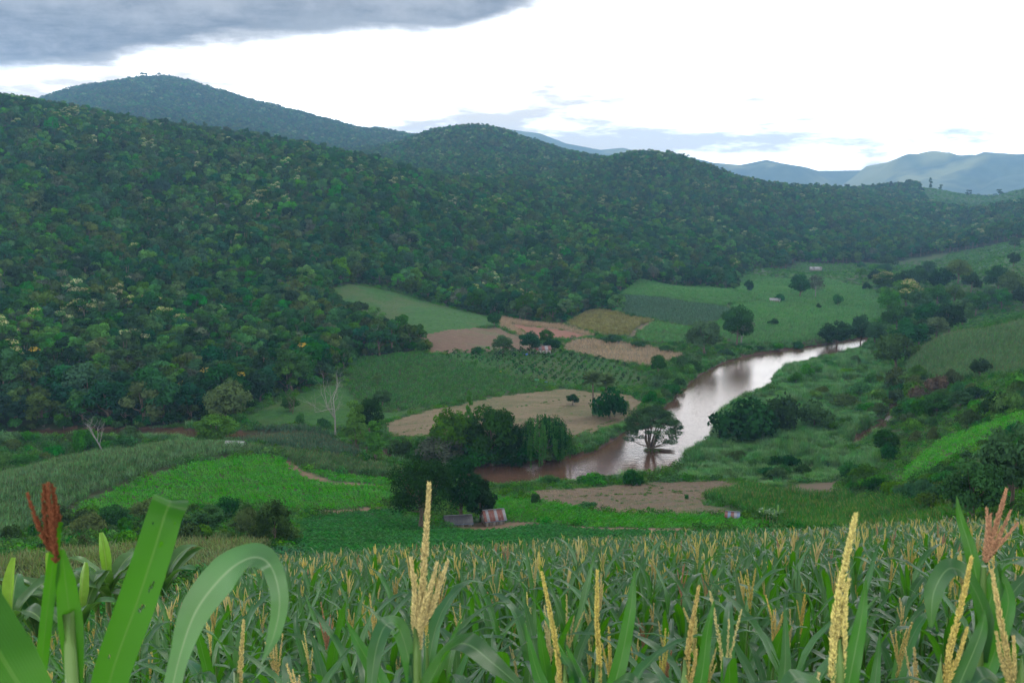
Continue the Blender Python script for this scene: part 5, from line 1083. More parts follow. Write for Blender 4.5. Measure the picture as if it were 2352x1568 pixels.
hut('field_hut', 1052, 1206, 0.18, 4.6, 3.2, 1.0, .9, 'low hut with a dark grey roof under the big trees', [M_tar] * 6, eave=M_blue)
hut('field_shelter', 1682, 1192, -0.25, 2.0, 1.8, .8, .6, 'low shelter with a red and blue striped tin roof by the harvested plot', [M_rust, M_blue, M_rust, M_zinc, M_blue], boards=False)
hut('field_shelter', 541, 1030, -0.1, 4.2, 2.8, 1.15, .7, 'white roofed shelter half hidden at the top of the maize hillock', [M_white, M_white, M_zinc, M_white, M_white])
hut('field_hut', 1247, 812, 0.1, 6.0, 4.0, 2.0, 1.3, 'brown roofed hut among the dark trees above the orchard', [M_rust, M_tar, M_rust, M_zinc, M_rust])
hut('field_shelter', 1780, 694, -0.3, 6.0, 3.5, 1.6, 1.0, 'grey roofed shelter in the upper valley maize', [M_zinc] * 4)
hut('field_hut', 1873, 622, 0.0, 11.0, 5.5, 2.4, 1.5, 'far hut with a grey roof on the pale meadow', [M_zinc, M_tar, M_zinc, M_zinc, M_tar])
# sacks and sheets left at the field edge
def sack(u, v, col, label, sx, sy, sz, seed):
    x, y, z = ground(u, v); rg = np.random.default_rng(seed); b = MB(); n, k = 10, 5; V = []
    for i in range(k):
        t = i / (k - 1) * math.pi
        for j in range(n): a = j * 6.283 / n; q = (1 + rg.normal() * .07) * (math.sin(t) ** .6 + .05); V.append((math.cos(a) * sx * q, math.sin(a) * sy * q, sz * (1 - math.cos(t)) / 2))
    b.add(V, [(i * n + j, i * n + (j + 1) % n, (i + 1) * n + (j + 1) % n, (i + 1) * n + j) for i in range(k - 1) for j in range(n)])
    o = new_obj('sack', b.mesh('sack', [surface('sack_' + str(seed), col, tuple(c * .8 for c in col), 3)], True), None, (x, y, z)); tag(o, label, 'sack')
for k, (u, v, c, lab, sz) in enumerate([(1232, 874, (.10, .42, .16), 'green filled sack at the vegetable field edge', (.9, .6, .6)), (1250, 878, (.12, .25, .6), 'blue plastic sheet bundle at the vegetable field edge', (1.3, .6, .4)), (1205, 868, (.7, .7, .68), 'white sack left of the green one', (.5, .4, .5)), (1150, 856, (.7, .35, .12), 'orange bundle on the path by the orchard', (.4, .4, .9)), (1278, 882, (.35, .5, .6), 'pale blue sheet at the lower orchard corner', (1.1, .6, .25)), (1210, 816, (.1, .2, .6), 'blue barrel shaped bundle by the field hut', (.5, .5, .9))]): sack(u, v, c, lab, *sz, 900 + k)

# ------------------------------------------------------------------ near maize
def leaf_material(name, base, rib, trans_col, trans=0.42, var=0.18, spec=0.65):
    m, t = mat_new(name); oi = t.nodes.new('ShaderNodeObjectInfo')
    at_ = t.nodes.new('ShaderNodeAttribute'); at_.attribute_name = 'lx'
    def mth(op, a, b=None):
        n = t.nodes.new('ShaderNodeMath'); n.operation = op
        for i, s in enumerate((a, b)):
            if s is None: continue
            if isinstance(s, (int, float)): n.inputs[i].default_value = s
            else: lk(t, s, n.inputs[i])
        return n.outputs[0]
    ab = mth('ABSOLUTE', at_.outputs['Fac'])
    mr = t.nodes.new('ShaderNodeMapRange'); mr.interpolation_type = 'SMOOTHSTEP'; lk(t, ab, mr.inputs[0]); mr.inputs[1].default_value = 0.03; mr.inputs[2].default_value = 0.10; mr.inputs[3].default_value = 1; mr.inputs[4].default_value = 0
    vein = mth('MULTIPLY', mth('SINE', mth('MULTIPLY', at_.outputs['Fac'], 62.0)), 0.22)
    c = t.nodes.new('ShaderNodeRGB'); c.outputs[0].default_value = (*base, 1)
    col = hsv_random(t, c.outputs[0], 0.018, 0.12, var, oi.outputs['Random'])
    h = t.nodes.new('ShaderNodeHueSaturation'); lk(t, col, h.inputs['Color']); lk(t, mth('ADD', vein, 1.0), h.inputs['Value'])
    # blotches along the blade
    tc_ = t.nodes.new('ShaderNodeTexCoord'); nz = t.nodes.new('ShaderNodeTexNoise'); nz.inputs['Scale'].default_value = 9.0; nz.inputs['Detail'].default_value = 3; lk(t, tc_.outputs['Object'], nz.inputs['Vector'])
    mr2 = t.nodes.new('ShaderNodeMapRange'); lk(t, nz.outputs[0], mr2.inputs[0]); mr2.inputs[1].default_value = .3; mr2.inputs[2].default_value = .7; mr2.inputs[3].default_value = .8; mr2.inputs[4].default_value = 1.2
    mu = t.nodes.new('ShaderNodeMix'); mu.data_type = 'RGBA'; mu.blend_type = 'MULTIPLY'; mu.inputs[0].default_value = 1; lk(t, h.outputs[0], mu.inputs[6]); lk(t, mr2.outputs[0], mu.inputs[7])
    mx = t.nodes.new('ShaderNodeMix'); mx.data_type = 'RGBA'; lk(t, mr.outputs[0], mx.inputs[0]); lk(t, mu.outputs[2], mx.inputs[6]); mx.inputs[7].default_value = (*rib, 1)
    p = t.nodes.new('ShaderNodeBsdfPrincipled'); lk(t, mx.outputs[2], p.inputs['Base Color']); bm = t.nodes.new('ShaderNodeBump'); bm.inputs['Distance'].default_value = 0.0007; lk(t, vein, bm.inputs['Height']); lk(t, bm.outputs[0], p.inputs['Normal']); p.inputs['Roughness'].default_value = 0.30; p.inputs['Specular IOR Level'].default_value = spec
    tr = t.nodes.new('ShaderNodeBsdfTranslucent'); mt = t.nodes.new('ShaderNodeMix'); mt.data_type = 'RGBA'; lk(t, mr.outputs[0], mt.inputs[0]); mt.inputs[6].default_value = (*trans_col, 1); mt.inputs[7].default_value = (*[x * .7 for x in trans_col], 1); lk(t, mt.outputs[2], tr.inputs[0])
    ms = t.nodes.new('ShaderNodeMixShader'); ms.inputs[0].default_value = trans; lk(t, p.outputs[0], ms.inputs[1]); lk(t, tr.outputs[0], ms.inputs[2])
    o = t.nodes.new('ShaderNodeOutputMaterial'); lk(t, ms.outputs[0], o.inputs[0]); return m
M_leaf = leaf_material('maize_leaf', (0.020, 0.098, 0.034), (0.13, 0.25, 0.10), (0.075, 0.29, 0.002), 0.40, .2, .6)
M_leaf_front = leaf_material('maize_leaf_front', (0.020, 0.088, 0.018), (0.10, 0.23, 0.05), (0.075, 0.31, 0.0), 0.58, .15, .25)
M_leaf_pale = leaf_material('maize_leaf_pale', (0.050, 0.145, 0.052), (0.18, 0.30, 0.14), (0.085, 0.30, 0.01), 0.32, .1, .7)
M_stalk = surface('maize_stalk', (0.07, 0.16, 0.03), (0.11, 0.21, 0.05), 5, stretch=(1, 1, .2), spec=.4, rough=.5)
M_tassel = foliage('tassel_straw', (0.64, 0.56, 0.23), 0.012, 0.15, 0.15, 0.3, shade=0.35, thue=0.5)
M_tassel_pink = foliage('tassel_pink', (0.48, 0.29, 0.18), 0.01, 0.1, 0.12, 0.25, shade=0.35, thue=0.5)
M_tassel_red = foliage('tassel_rust', (0.19, 0.085, 0.048), 0.01, 0.1, 0.12, 0.2, shade=0.45, thue=0.5)
M_tassel_young = foliage('tassel_young', (0.36, 0.36, 0.13), 0.01, 0.1, 0.12, 0.25, shade=0.3)
def strip(mb, path, half, hint, fold=0.28, wave=0.0, rng=RNG, m=0, cols=5, holes=()):
    """Leaf blade: cross-section a shallow V about the midrib."""
    P = np.asarray(path, float); k = len(P); half = np.asarray(half, float)
    T = np.gradient(P, axis=0); T /= np.linalg.norm(T, axis=1, keepdims=True) + 1e-9
    hint = np.broadcast_to(np.asarray(hint, float), P.shape); nrm = hint - T * (hint * T).sum(1, keepdims=True); nrm /= np.linalg.norm(nrm, axis=1, keepdims=True) + 1e-9
    B = np.cross(T, nrm); lx = np.linspace(-1, 1, cols); ph = rng.uniform(0, 6.28, 2); V = []
    for j, s in enumerate(lx):
        wv = wave * np.sin(np.linspace(0, 1, k) * 17 + ph[int(s > 0)]) * abs(s)
        V.append(P + B * (half * s)[:, None] + nrm * (half * abs(s) * fold + wv)[:, None])
    V = np.stack(V, 1).reshape(-1, 3); vi = np.arange(k * cols).reshape(k, cols)
    f = np.stack([vi[:-1, :-1], vi[:-1, 1:], vi[1:, 1:], vi[1:, :-1]], -1)
    keep = np.ones(f.shape[:2], bool)
    for hi_, hj_ in holes: keep[hi_, hj_] = False
    f = f[keep]
    mb.add(V, f, m, np.tile(lx, k))
_oct = np.array([(0, 0, -1), (1, 0, 0), (0, 1, 0), (-1, 0, 0), (0, -1, 0), (0, 0, 1.0)]); _octf = np.array([(0, 2, 1), (0, 3, 2), (0, 4, 3), (0, 1, 4), (5, 1, 2), (5, 2, 3), (5, 3, 4), (5, 4, 1)])
def spikelets(mb, path, rng, per_m=650, ln=0.0055, rad=0.0017, off=0.0036, taper=0.5, m=0, axis=0.0022):
    """A tassel branch: thin axis set all round with small spikelets."""
    P = np.asarray(path, float); seg = np.linalg.norm(np.diff(P, axis=0), axis=1); S = np.concatenate([[0], np.cumsum(seg)]); L_ = S[-1]; n = max(6, int(L_ * per_m))
    mb.tube(P, np.linspace(axis, axis * .5, len(P)), 4, m)
    t = np.sort(rng.uniform(0.02, 1.0, n)); p = np.stack([np.interp(t * L_, S, P[:, i]) for i in range(3)], 1)
    tg = np.stack([np.interp(np.clip(t + .02, 0, 1) * L_, S, P[:, i]) - np.interp(np.clip(t - .02, 0, 1) * L_, S, P[:, i]) for i in range(3)], 1); tg /= np.linalg.norm(tg, axis=1, keepdims=True) + 1e-9
    q = rng.normal(size=(n, 3)); q -= tg * (q * tg).sum(1, keepdims=True); q /= np.linalg.norm(q, axis=1, keepdims=True) + 1e-9
    k = (1 - taper * t ** 2.5)[:, None]; c = p + q * off * k * rng.uniform(.5, 1.4, (n, 1)); d = tg * .85 + q * .55; d /= np.linalg.norm(d, axis=1, keepdims=True); b1 = np.cross(d, q); b1 /= np.linalg.norm(b1, axis=1, keepdims=True) + 1e-9; b2 = np.cross(d, b1)
    s = rng.uniform(.75, 1.3, (n, 1)) * (.6 + .4 * k)
    V = c[:, None] + (_oct[None, :, 0:1] * b1[:, None] * rad + _oct[None, :, 1:2] * b2[:, None] * rad + _oct[None, :, 2:3] * d[:, None] * ln) * s[:, None]
    F = (_octf[None] + (np.arange(n) * 6)[:, None, None]).reshape(-1, 3); mb.add(V.reshape(-1, 3), F, m, np.repeat(rng.uniform(-1, 1, n), 6))
def leaf_curve(rng, z0, az, ln, a0, a1, n=9, twist=0.0):
    """Arched blade from the stalk: angle from vertical runs a0 -> a1."""
    t = np.linspace(0, 1, n); ang = a0 + (a1 - a0) * t ** rng.uniform(1.1, 1.9); ds = ln / (n - 1); r = np.concatenate([[0], np.cumsum(np.sin(ang[:-1]) * ds)]); z = z0 + np.concatenate([[0], np.cumsum(np.cos(ang[:-1]) * ds)])
    aa = az + twist * t; return np.stack([np.cos(aa) * r, np.sin(aa) * r, z], 1), t
def blade_half(t, w): return w * np.minimum(1, 0.45 + t * 3.0) * np.clip(1 - t ** 2.6, 0.03, 1)
def plant_parts(seed, H=2.05, detail=True, nleaf=10, tas=None, nbr=(2, 6)):
    rng = np.random.default_rng(seed); parts = []; joined = MB()
    st = MB(); bend = rng.normal(size=2) * 0.05; st.tube([[0, 0, -.15], [bend[0] * .4, bend[1] * .4, H * .5], [bend[0], bend[1], H]], [.016, .013, .006], 6)
    az0 = rng.uniform(0, 6.283)
    leaves = []
    for k in range(nleaf):
        f = k / (nleaf - 1); z0 = H * (0.22 + 0.70 * f); az = az0 + (k % 2) * math.pi + rng.normal() * .35; ln = (0.86 - 0.26 * f ** 2) * rng.uniform(.85, 1.12)
        a0 = rng.uniform(.25, .5) - .12 * f; a1 = rng.uniform(1.9, 2.85) - .35 * f * rng.random() - (1.2 if rng.random() < .08 + .14 * f else 0)
        P, t = leaf_curve(rng, z0, az, ln, a0, a1, 10 if detail else 6, rng.normal() * .35); P[:, :2] += bend * (z0 / H)
        leaves.append((P, blade_half(t, rng.uniform(.034, .048) * (1 - .22 * f))))
    ta = MB(); top = np.array([bend[0], bend[1], H]); ln = rng.uniform(.20, .31); dr = np.array([rng.normal() * .10, rng.normal() * .10, 1.0]); br = []
    br.append([top - [0, 0, .06], top + dr * ln * .5, top + dr * ln + np.array([rng.normal() * .02, rng.normal() * .02, 0])])
    for k in range(rng.integers(*(nbr or (1, 2)))):
        a = rng.uniform(0, 6.283); o = rng.uniform(.12, .42); l2 = ln * rng.uniform(.45, .72); z0 = rng.uniform(.0, .08); d = np.array([math.cos(a) * math.sin(o), math.sin(a) * math.sin(o), math.cos(o)]); s = top + [0, 0, z0]
        br.append([s, s + d * l2 * .5 + [0, 0, .01], s + d * l2 + np.array([0, 0, .012])])
    if nbr is None: br = []
    if detail:
        for i, b in enumerate(br): spikelets(ta, b, rng, 800 if i else 1100, off=.0032 if i else .0050)
        lm = []
        for P, hw in leaves: mb = MB(); strip(mb, P, hw, (0, 0, 1.0), .3, .006, rng); lm.append(mb.mesh('leaf', [M_leaf], True, 'lx'))
        return [('stalk', st.mesh('stalk', [M_stalk], True))] + [('leaf', l) for l in lm] + ([('tassel', ta.mesh('tassel', [tas or M_tassel]))] if br else [])
    mb = MB(); mb.add(np.concatenate(st.v[:1]), st.f[0][0], 1)
    for P, hw in leaves: strip(mb, P, hw, (0, 0, 1.0), .3, .004, rng, 0, 3)
    for i, b in enumerate(br):
        P = np.array(b); t = np.linspace(0, 1, 7); Q = np.stack([np.interp(t, [0, .5, 1], P[:, j]) for j in range(3)], 1); mb.tube(Q, (.0085 if i == 0 else .0052) * np.array([.6, 1.1, .8, 1.15, .8, .9, .3]) * rng.uniform(.85, 1.2, 7), 4, 2)
    return make_mesh('maize_far', np.concatenate(mb.v), mb.f, [M_leaf, M_stalk, tas or M_tassel], {'lx': np.concatenate(mb.a)}, True)
NP = [plant_parts(1000 + k, 2.0 + .08 * (k % 3), True, 10, M_tassel if k < 6 else M_tassel_pink) for k in range(8)] + [plant_parts(1020 + k, 1.95, True, 10, None, None) for k in range(4)]
FP = [plant_parts(1100 + k, 2.0 + .08 * (k % 3), False, 10, M_tassel if k < 7 else M_tassel_pink) for k in range(9)] + [plant_parts(1120 + k, 1.95, False, 10, None, None) for k in range(5)]
# rows across the slope
HERO_D = [(985, 2.35), (1265, 2.8), (1372, 2.8), (1590, 2.6), (1940, 2.2), (2200, 2.5), (2305, 2.7), (2262, 2.9), (550, 3.0), (165, 1.8), (260, 1.8), (420, 1.7)]
HXY = np.array([(math.sin(ray(u, 1500)[0]) * D, math.cos(ray(u, 1500)[0]) * D) for u, D in HERO_D])
eu = [-400, -100, 0, 200, 350, 500, 650, 900, 1200, 1500, 1800, 2100, 2352, 2600]; ed = [27, 27, 28, 29, 31, 36, 42, 46, 47, 47, 48, 50, 53, 55]
ea = np.array([ray(u, 1300)[0] for u in eu])
rg = np.random.default_rng(55)
X, Y = np.meshgrid(np.arange(-34, 40, .235), np.arange(1.5, 56, .62), indexing='ij'); X = X + rg.normal(size=X.shape) * .05; Y = Y + rg.normal(size=Y.shape) * .09 + .25 * np.sin(X / 5.0)
x, y = X.ravel(), Y.ravel(); r = np.hypot(x, y); a = np.arctan2(x, y)
edge = np.interp(a, ea, ed) + fbm(x / 2.5, y / 2.5, 66) * 2.5
k = (r < edge) & (np.abs(a) < .95) & (r > 2.75) & (rg.random(len(x)) > .06); k &= ~((np.abs(a) > .62) & (r > 9)); x, y, r, a = x[k], y[k], r[k], a[k]
dh = np.min(np.hypot(x[:, None] - HXY[None, :, 0], y[:, None] - HXY[None, :, 1]), 1); k = dh > .22; x, y, r, a = x[k], y[k], r[k], a[k]
z = zat(x, y); sc = rg.uniform(.88, 1.10, len(x)); rz = rg.uniform(0, 6.283, len(x)); tx, ty = rg.normal(size=(2, len(x))) * .05
# the left corner is younger and lower
sc = sc * (1 - .10 * sstep(-.28, -.45, a))
inf = (np.abs(a) < .50); order = np.argsort(np.where(inf, r, 1e9))[:288]; solo = np.zeros(len(x), bool); solo[order] = True
for i in np.where(solo)[0]:
    uu = rg.random(); kk = int(8 + rg.integers(0, 4) if uu < .58 else (6 + rg.integers(0, 2) if uu < .61 else rg.integers(0, 6))); pk = 'straw tasselled' if kk < 6 else 'pink tasselled' if kk < 8 else 'still untasselled'
    o = thing_copy(NP[kk], 'maize_plant', (x[i], y[i], z[i]), pk + ' green maize plant standing in the near field', 'maize plant', pk + ' maize plants', rz[i], float(sc[i])); o.rotation_euler = (tx[i], ty[i], rz[i])
m = ~solo; n = int(m.sum()); print('maize', n)
scatter('maize_crop', np.stack([x, y, z], 1)[m], np.stack([tx[m], ty[m], rz[m]], 1), np.repeat(sc[m][:, None], 3, 1), np.where(rg.random(n) < .66, rg.integers(9, 14, n), np.where(rg.random(n) < .04, rg.integers(7, 9, n), rg.integers(0, 7, n))), FP, 'tasselled maize crop filling the slope behind the near plants', 'crop')

# ------------------------------------------------------------------ the plants right at the front, each shaped on its own
def spl(pts, n=14):
    """Smooth curve through points (Catmull-Rom)."""
    P = np.asarray(pts, float); Q = np.vstack([2 * P[0] - P[1], P, 2 * P[-1] - P[-2]]); out = []
    m_ = len(P) - 1; ts = np.linspace(0, m_, n)
    for t in ts:
        i = min(int(t), m_ - 1); f = t - i; a_, b_, c_, d_ = Q[i], Q[i + 1], Q[i + 2], Q[i + 3]
        out.append(.5 * (2 * b_ + (c_ - a_) * f + (2 * a_ - 5 * b_ + 4 * c_ - d_) * f * f + (3 * b_ - a_ - 3 * c_ + d_) * f ** 3))
    return np.array(out)
def front_plant(label, base, tassels=(), leaves=(), stalk_top=None, tmat=None, thick=1.0, lmat=None, holes=()):
    """base (u, v, D): foot of the visible stem; tassels: pixel paths base->tip; leaves: (pixel path, half widths px, facing)."""
    u, v, D = base; b3 = at(u, v, D); gz = float(zat(b3.x, b3.y)[0]); root = empty('maize_plant', (b3.x, b3.y, gz), label, 'maize plant', 'front maize plants'); org = np.array(root.location)
    W3 = lambda P: np.array([np.array(at(*p)) - org for p in P])
    st = MB(); pts = [np.array([0, 0, -.1]), np.array(b3) - org] + ([W3([stalk_top])[0]] if stalk_top else []); st.tube(spl(pts, 8), np.linspace(.016, .007, 8), 7); new_obj('stalk', st.mesh('stalk', [M_stalk], True), root)
    if tassels:
        tb = MB()
        for i, P in enumerate(tassels): spikelets(tb, spl(W3(P), 10), RNG, 3000 if i == 0 else 2300, ln=.0062 * thick, rad=.0018 * thick, off=(.0056 if i == 0 else .0038) * thick, taper=.6)
        new_obj('tassel', tb.mesh('tassel', [tmat or M_tassel]), root)
    for P, hw, face in leaves:
        mb = MB(); nn = 110; Q = spl(W3(P), nn); hw_ = np.interp(np.linspace(0, 1, nn), np.linspace(0, 1, len(hw)), hw) * P[0][2] / FPX; hw_ = np.maximum(hw_, .001)
        view = -np.array(at(P[0][0], P[0][1], 1.0) - Vector((0, 0, CAMZ))); view /= np.linalg.norm(view)
        strip(mb, Q, hw_, view * face + np.array([0, 0, 1.0]) * (1 - abs(face)), .13, .003, RNG, 0, 23, holes); new_obj('leaf', mb.mesh('leaf', [lmat or M_leaf], True, 'lx'), root)
    return root
d = 2.35
front_plant('maize plant with the tall branching tassel in front of the huts', (960, 1640, d), [[(960, 1500, d), (968, 1380, d), (978, 1240, d), (986, 1108, d)], [(962, 1480, d), (955, 1390, d), (944, 1280, d)], [(966, 1450, d), (985, 1370, d), (1004, 1290, d)], [(968, 1440, d), (1000, 1370, d), (1030, 1285, d)], [(962, 1460, d), (972, 1400, d - .03), (992, 1330, d - .05)], [(960, 1470, d), (950, 1420, d + .03), (955, 1320, d + .06)], [(966, 1440, d), (995, 1395, d), (1012, 1330, d)]],
            [([(955, 1640, d), (940, 1520, d), (915, 1440, d + .02), (885, 1436, d - .02), (862, 1500, d - .06), (850, 1600, d - .1)], [12, 17, 22, 22, 18, 8], .5), ([(962, 1640, d), (990, 1560, d - .05), (1035, 1490, d - .12), (1075, 1480, d - .18), (1130, 1520, d - .22), (1210, 1590, d - .25)], [20, 36, 44, 30, 24, 6], .45),
             ([(900, 1640, d), (870, 1560, d), (830, 1490, d), (795, 1425, d)], [22, 20, 14, 2], .8), ([(975, 1600, d), (1010, 1530, d), (1060, 1420, d + .03)], [12, 10, 2], .7), ([(960, 1640, d), (950, 1560, d), (945, 1500, d)], [16, 14, 4], .9)], (961, 1490, d), thick=1.1)
front_plant('maize plant with a single leaning tassel right of the branching one', (1298, 1660, 2.8), [[(1295, 1640, 2.8), (1280, 1500, 2.8), (1262, 1400, 2.8), (1244, 1312, 2.8)]], [([(1300, 1660, 2.8), (1320, 1560, 2.8), (1270, 1480, 2.8)], [14, 16, 3], .6), ([(1296, 1660, 2.8), (1240, 1560, 2.8), (1205, 1430, 2.8)], [18, 15, 2], .8)], (1296, 1600, 2.8))
front_plant('maize plant with a straight upright tassel between two blades', (1372, 1660, 2.8), [[(1372, 1640, 2.8), (1376, 1520, 2.8), (1371, 1420, 2.8), (1372, 1308, 2.8)]], [([(1385, 1660, 2.8), (1425, 1520, 2.8), (1448, 1400, 2.8), (1458, 1310, 2.82)], [20, 18, 13, 2], .8), ([(1365, 1660, 2.8), (1335, 1570, 2.8), (1300, 1480, 2.8)], [18, 15, 3], .7), ([(1375, 1660, 2.8), (1400, 1590, 2.75), (1440, 1560, 2.7), (1490, 1600, 2.65)], [14, 20, 20, 8], .4)], (1372, 1600, 2.8))
front_plant('maize plant with a slightly tilted tassel beside a forked one', (1570, 1660, 2.6), [[(1572, 1640, 2.6), (1578, 1520, 2.6), (1590, 1430, 2.6), (1606, 1345, 2.6)], [(1574, 1600, 2.6), (1592, 1540, 2.6), (1600, 1490, 2.6)]], [([(1580, 1660, 2.6), (1610, 1560, 2.6), (1625, 1450, 2.6), (1640, 1380, 2.6)], [20, 16, 10, 2], .8)], (1572, 1600, 2.6))
front_plant('maize plant with the longest tassel rising over the green maize rise', (1925, 1660, 2.2), [[(1912, 1560, 2.2), (1918, 1420, 2.2), (1940, 1300, 2.2), (1966, 1178, 2.2)], [(1930, 1600, 2.2), (1938, 1480, 2.2), (1944, 1340, 2.2)], [(1915, 1580, 2.2), (1922, 1460, 2.2), (1950, 1330, 2.22)]], [([(1930, 1660, 2.2), (1955, 1540, 2.2), (1978, 1420, 2.2), (1990, 1330, 2.2)], [22, 20, 13, 2], .85), ([(1915, 1660, 2.2), (1880, 1580, 2.15), (1830, 1560, 2.1), (1770, 1620, 2.05)], [16, 26, 26, 8], .4)], (1916, 1560, 2.2), thick=1.1)
front_plant('maize plant with a long tassel leaning right near the field edge', (2150, 1680, 2.5), [[(2160, 1640, 2.5), (2182, 1490, 2.5), (2210, 1380, 2.5), (2232, 1278, 2.5)], [(2170, 1580, 2.5), (2200, 1510, 2.5), (2222, 1440, 2.5)]], [([(2160, 1680, 2.5), (2200, 1580, 2.5), (2250, 1460, 2.5), (2262, 1400, 2.5)], [18, 20, 14, 2], .8)], (2162, 1600, 2.5))
front_plant('maize plant with a three forked tassel leaning left at the field edge', (2340, 1680, 2.6), [[(2330, 1640, 2.6), (2312, 1500, 2.6), (2296, 1410, 2.6), (2278, 1308, 2.6)], [(2330, 1600, 2.6), (2302, 1520, 2.6), (2288, 1450, 2.6)], [(2332, 1600, 2.6), (2330, 1520, 2.6), (2328, 1460, 2.6)]], [([(2335, 1680, 2.6), (2300, 1580, 2.55), (2255, 1560, 2.5), (2210, 1640, 2.45)], [16, 28, 28, 8], .4)], (2331, 1600, 2.6))
d = 2.7
front_plant('maize plant with an open pinkish tassel and a knife shaped blade', (2240, 1660, d), [[(2262, 1290, d), (2285, 1215, d), (2312, 1122, d)], [(2260, 1280, d), (2268, 1220, d), (2266, 1164, d)], [(2262, 1285, d), (2270, 1230, d), (2276, 1178, d)], [(2263, 1290, d), (2296, 1230, d), (2322, 1172, d)], [(2262, 1290, d), (2300, 1245, d), (2338, 1200, d)]],
            [([(2256, 1480, d), (2248, 1360, d), (2228, 1260, d), (2206, 1190, d), (2197, 1138, d)], [10, 14, 13, 8, 1], .85), ([(2250, 1500, d), (2268, 1400, d), (2300, 1320, d), (2352, 1288, d - .05), (2420, 1340, d - .1)], [14, 20, 24, 22, 8], .35), ([(2255, 1520, d), (2262, 1420, d - .03), (2225, 1330, d - .06), (2180, 1305, d - .08), (2145, 1360, d - .1), (2138, 1440, d - .12)], [12, 18, 24, 24, 20, 4], .4), ([(2262, 1560, d), (2290, 1480, d), (2316, 1380, d), (2290, 1290, d)], [16, 20, 14, 2], .6)], (2260, 1300, d), M_tassel_pink, .85)
front_plant('maize plant with a lone spike below the arching leaf', (548, 1680, 3.0), [[(548, 1650, 3.0), (552, 1540, 3.0), (560, 1424, 3.0)]], [([(545, 1680, 3.0), (520, 1600, 3.0), (480, 1580, 2.95), (440, 1620, 2.9)], [14, 20, 20, 6], .4)], (548, 1610, 3.0))
# left foreground: the rust-coloured dry tassel, rolled leaf, the tall holed blade and the arching leaf
d = 1.75
rp = front_plant('maize plant with a dry rust red tassel and a rolled sheath leaf', (172, 1660, d), [[(128, 1292, d), (122, 1230, d), (112, 1160, d), (100, 1112, d)], [(124, 1270, d), (126, 1200, d), (124, 1118, d)], [(122, 1260, d - .01), (116, 1180, d - .01), (110, 1108, d - .01)], [(126, 1250, d + .01), (134, 1190, d + .01), (118, 1112, d + .01)], [(116, 1265, d), (92, 1215, d), (62, 1132, d)], [(120, 1255, d), (104, 1200, d), (98, 1130, d)]],
            [([(80, 1660, d), (98, 1500, d), (116, 1340, d), (130, 1230, d), (137, 1198, d)], [11, 13, 13, 9, 7], .85), ([(172, 1640, d), (170, 1540, d), (162, 1430, d), (150, 1330, d), (142, 1262, d)], [8, 20, 26, 20, 5], .95), ([(-90, 1330, d - .1), (-45, 1420, d - .15), (5, 1510, d - .2), (60, 1600, d - .22), (100, 1680, d - .24)], [50, 56, 60, 52, 40], .9)], (168, 1550, d), M_tassel_red, 0.72, M_leaf_front)
front_plant('maize plant with a tall broad blade folded over at its tip', (225, 1660, 1.8), [], [([(228, 1660, 1.8), (262, 1530, 1.8), (312, 1390, 1.8), (352, 1270, 1.8), (378, 1185, 1.8), (392, 1152, 1.83), (392, 1158, 1.9), (378, 1230, 1.97), (368, 1300, 2.0)], [36, 40, 42, 40, 38, 40, 30, 16, 3], .9)], lmat=M_leaf_front, holes=((26, 13), (26, 14), (27, 14), (27, 15), (31, 15), (32, 15), (32, 16), (33, 16), (43, 13), (44, 13), (44, 14), (15, 6), (52, 18), (50, 5)))
front_plant('maize plant with a broad leaf arching over and hanging down', (375, 1660, 1.7), [], [([(378, 1660, 1.7), (412, 1510, 1.7), (452, 1400, 1.7), (520, 1315, 1.69), (580, 1280, 1.67), (622, 1300, 1.64), (642, 1375, 1.62), (630, 1455, 1.61), (600, 1525, 1.6)], [20, 22, 36, 46, 38, 22, 20, 15, 2], .62)], lmat=M_leaf_pale)

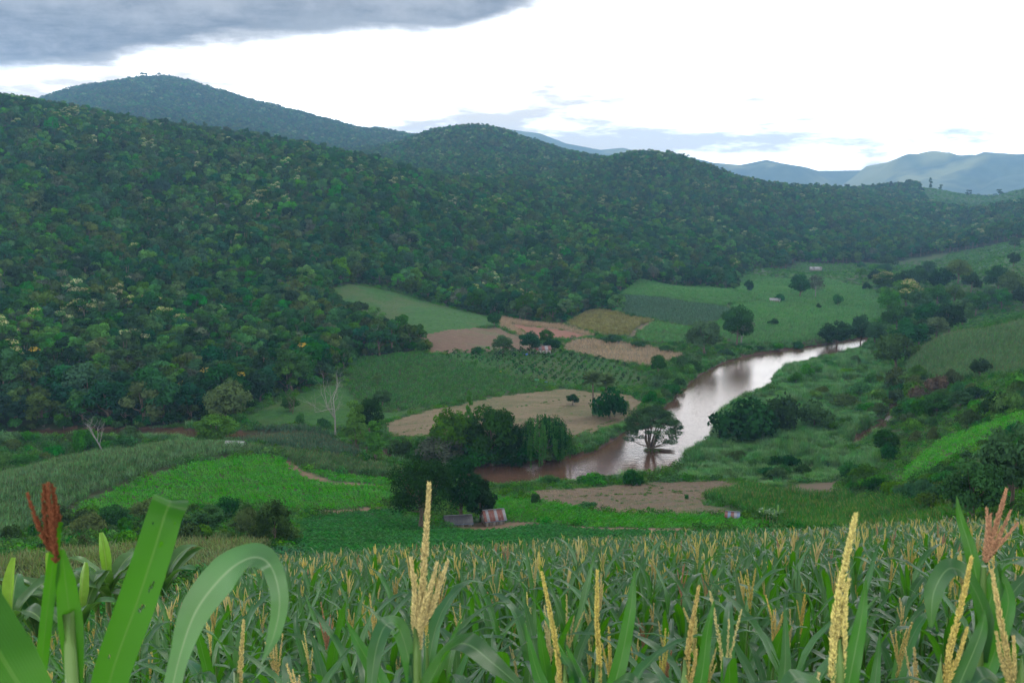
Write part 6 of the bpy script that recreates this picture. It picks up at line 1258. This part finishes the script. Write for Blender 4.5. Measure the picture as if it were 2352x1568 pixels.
# ------------------------------------------------------------------ banana plants
M_ban = leaf_material('banana_leaf', (0.058, 0.155, 0.048), (0.22, 0.36, 0.12), (0.12, 0.30, 0.03), .35, .18, .3)
M_bany = leaf_material('banana_new_leaf', (0.16, 0.33, 0.045), (0.35, 0.48, 0.15), (0.24, 0.46, 0.03), .45)
M_banst = surface('banana_stem', (0.13, 0.17, 0.05), (0.20, 0.24, 0.09), 3, stretch=(1, 1, .2))
def banana(loc, label, group, H, nleaf, seed, new=True, ln=1.9):
    rg = np.random.default_rng(seed); root = empty('banana_plant', loc, label, 'banana plant', group, rg.uniform(0, 6)); st = MB(); st.tube([[0, 0, -.2], [.03, 0, H * .5], [.05, .02, H]], [.13, .10, .06], 8); new_obj('stem', st.mesh('stem', [M_banst], True), root)
    for k in range(nleaf):
        P, t = leaf_curve(rg, H * rg.uniform(.85, 1.0), k * 2.4 + rg.normal() * .3, ln * rg.uniform(.75, 1.1), rg.uniform(.25, .6), rg.uniform(1.5, 2.5), 12); mb = MB(); strip(mb, P, .24 * np.clip(np.sin(np.clip(t * 1.08 - .06, 0, 1) * math.pi) ** .5, .03, 1), (0, 0, 1), .35, .02, rg); new_obj('leaf', mb.mesh('leaf', [M_ban], True, 'lx'), root)
    if new:
        P, t = leaf_curve(rg, H, rg.uniform(0, 6), ln * .85, .05, .28, 10); mb = MB(); strip(mb, P, .15 * np.clip(np.sin(np.clip(t * 1.05 - .1, 0, 1) * math.pi) ** .6, .1, 1), (math.cos(seed), -1, .2), .6, .01, rg); new_obj('leaf', mb.mesh('leaf', [M_bany], True, 'lx'), root)
for k, (u, D, H, nw, lab) in enumerate([(15, 24, 1.7, True, 'banana plant with an upright yellow green new leaf at the maize corner'), (75, 27, 1.6, False, 'banana plant with drooping leaves behind the rust tassel'), (130, 28, 1.9, True, 'banana plant with one raised dark leaf behind the rolled sheath leaf'), (215, 30, 1.7, False, 'banana plant with spreading leaves left of the tall new leaf'), (248, 29, 2.0, True, 'banana plant with the tallest bright new leaf'), (300, 31, 1.5, False, 'low banana plant right of the tallest new leaf'), (375, 30, 1.4, True, 'banana plant with a narrow new leaf between blade and arching leaf'), (-40, 26, 1.8, False, 'banana plant at the far corner of the maize'), (180, 27, 1.3, True, 'small banana plant with a slim new leaf')]):
    a_ = ray(u, 1330)[0]; x_, y_ = math.sin(a_) * D, math.cos(a_) * D; banana((x_, y_, float(zat(x_, y_)[0])), lab, None, H + .95, 7, 1200 + k, nw)
for k, (u, v) in enumerate([(1752, 1206), (1768, 1208), (1785, 1204), (1760, 1200), (1775, 1212)]):
    x_, y_, z_ = ground(u, v); banana((x_, y_, z_), 'banana plant in the clump beside the striped shelter', 'bananas beside the striped shelter', 1.6, 8, 1250 + k, k % 2 == 0, 2.0)
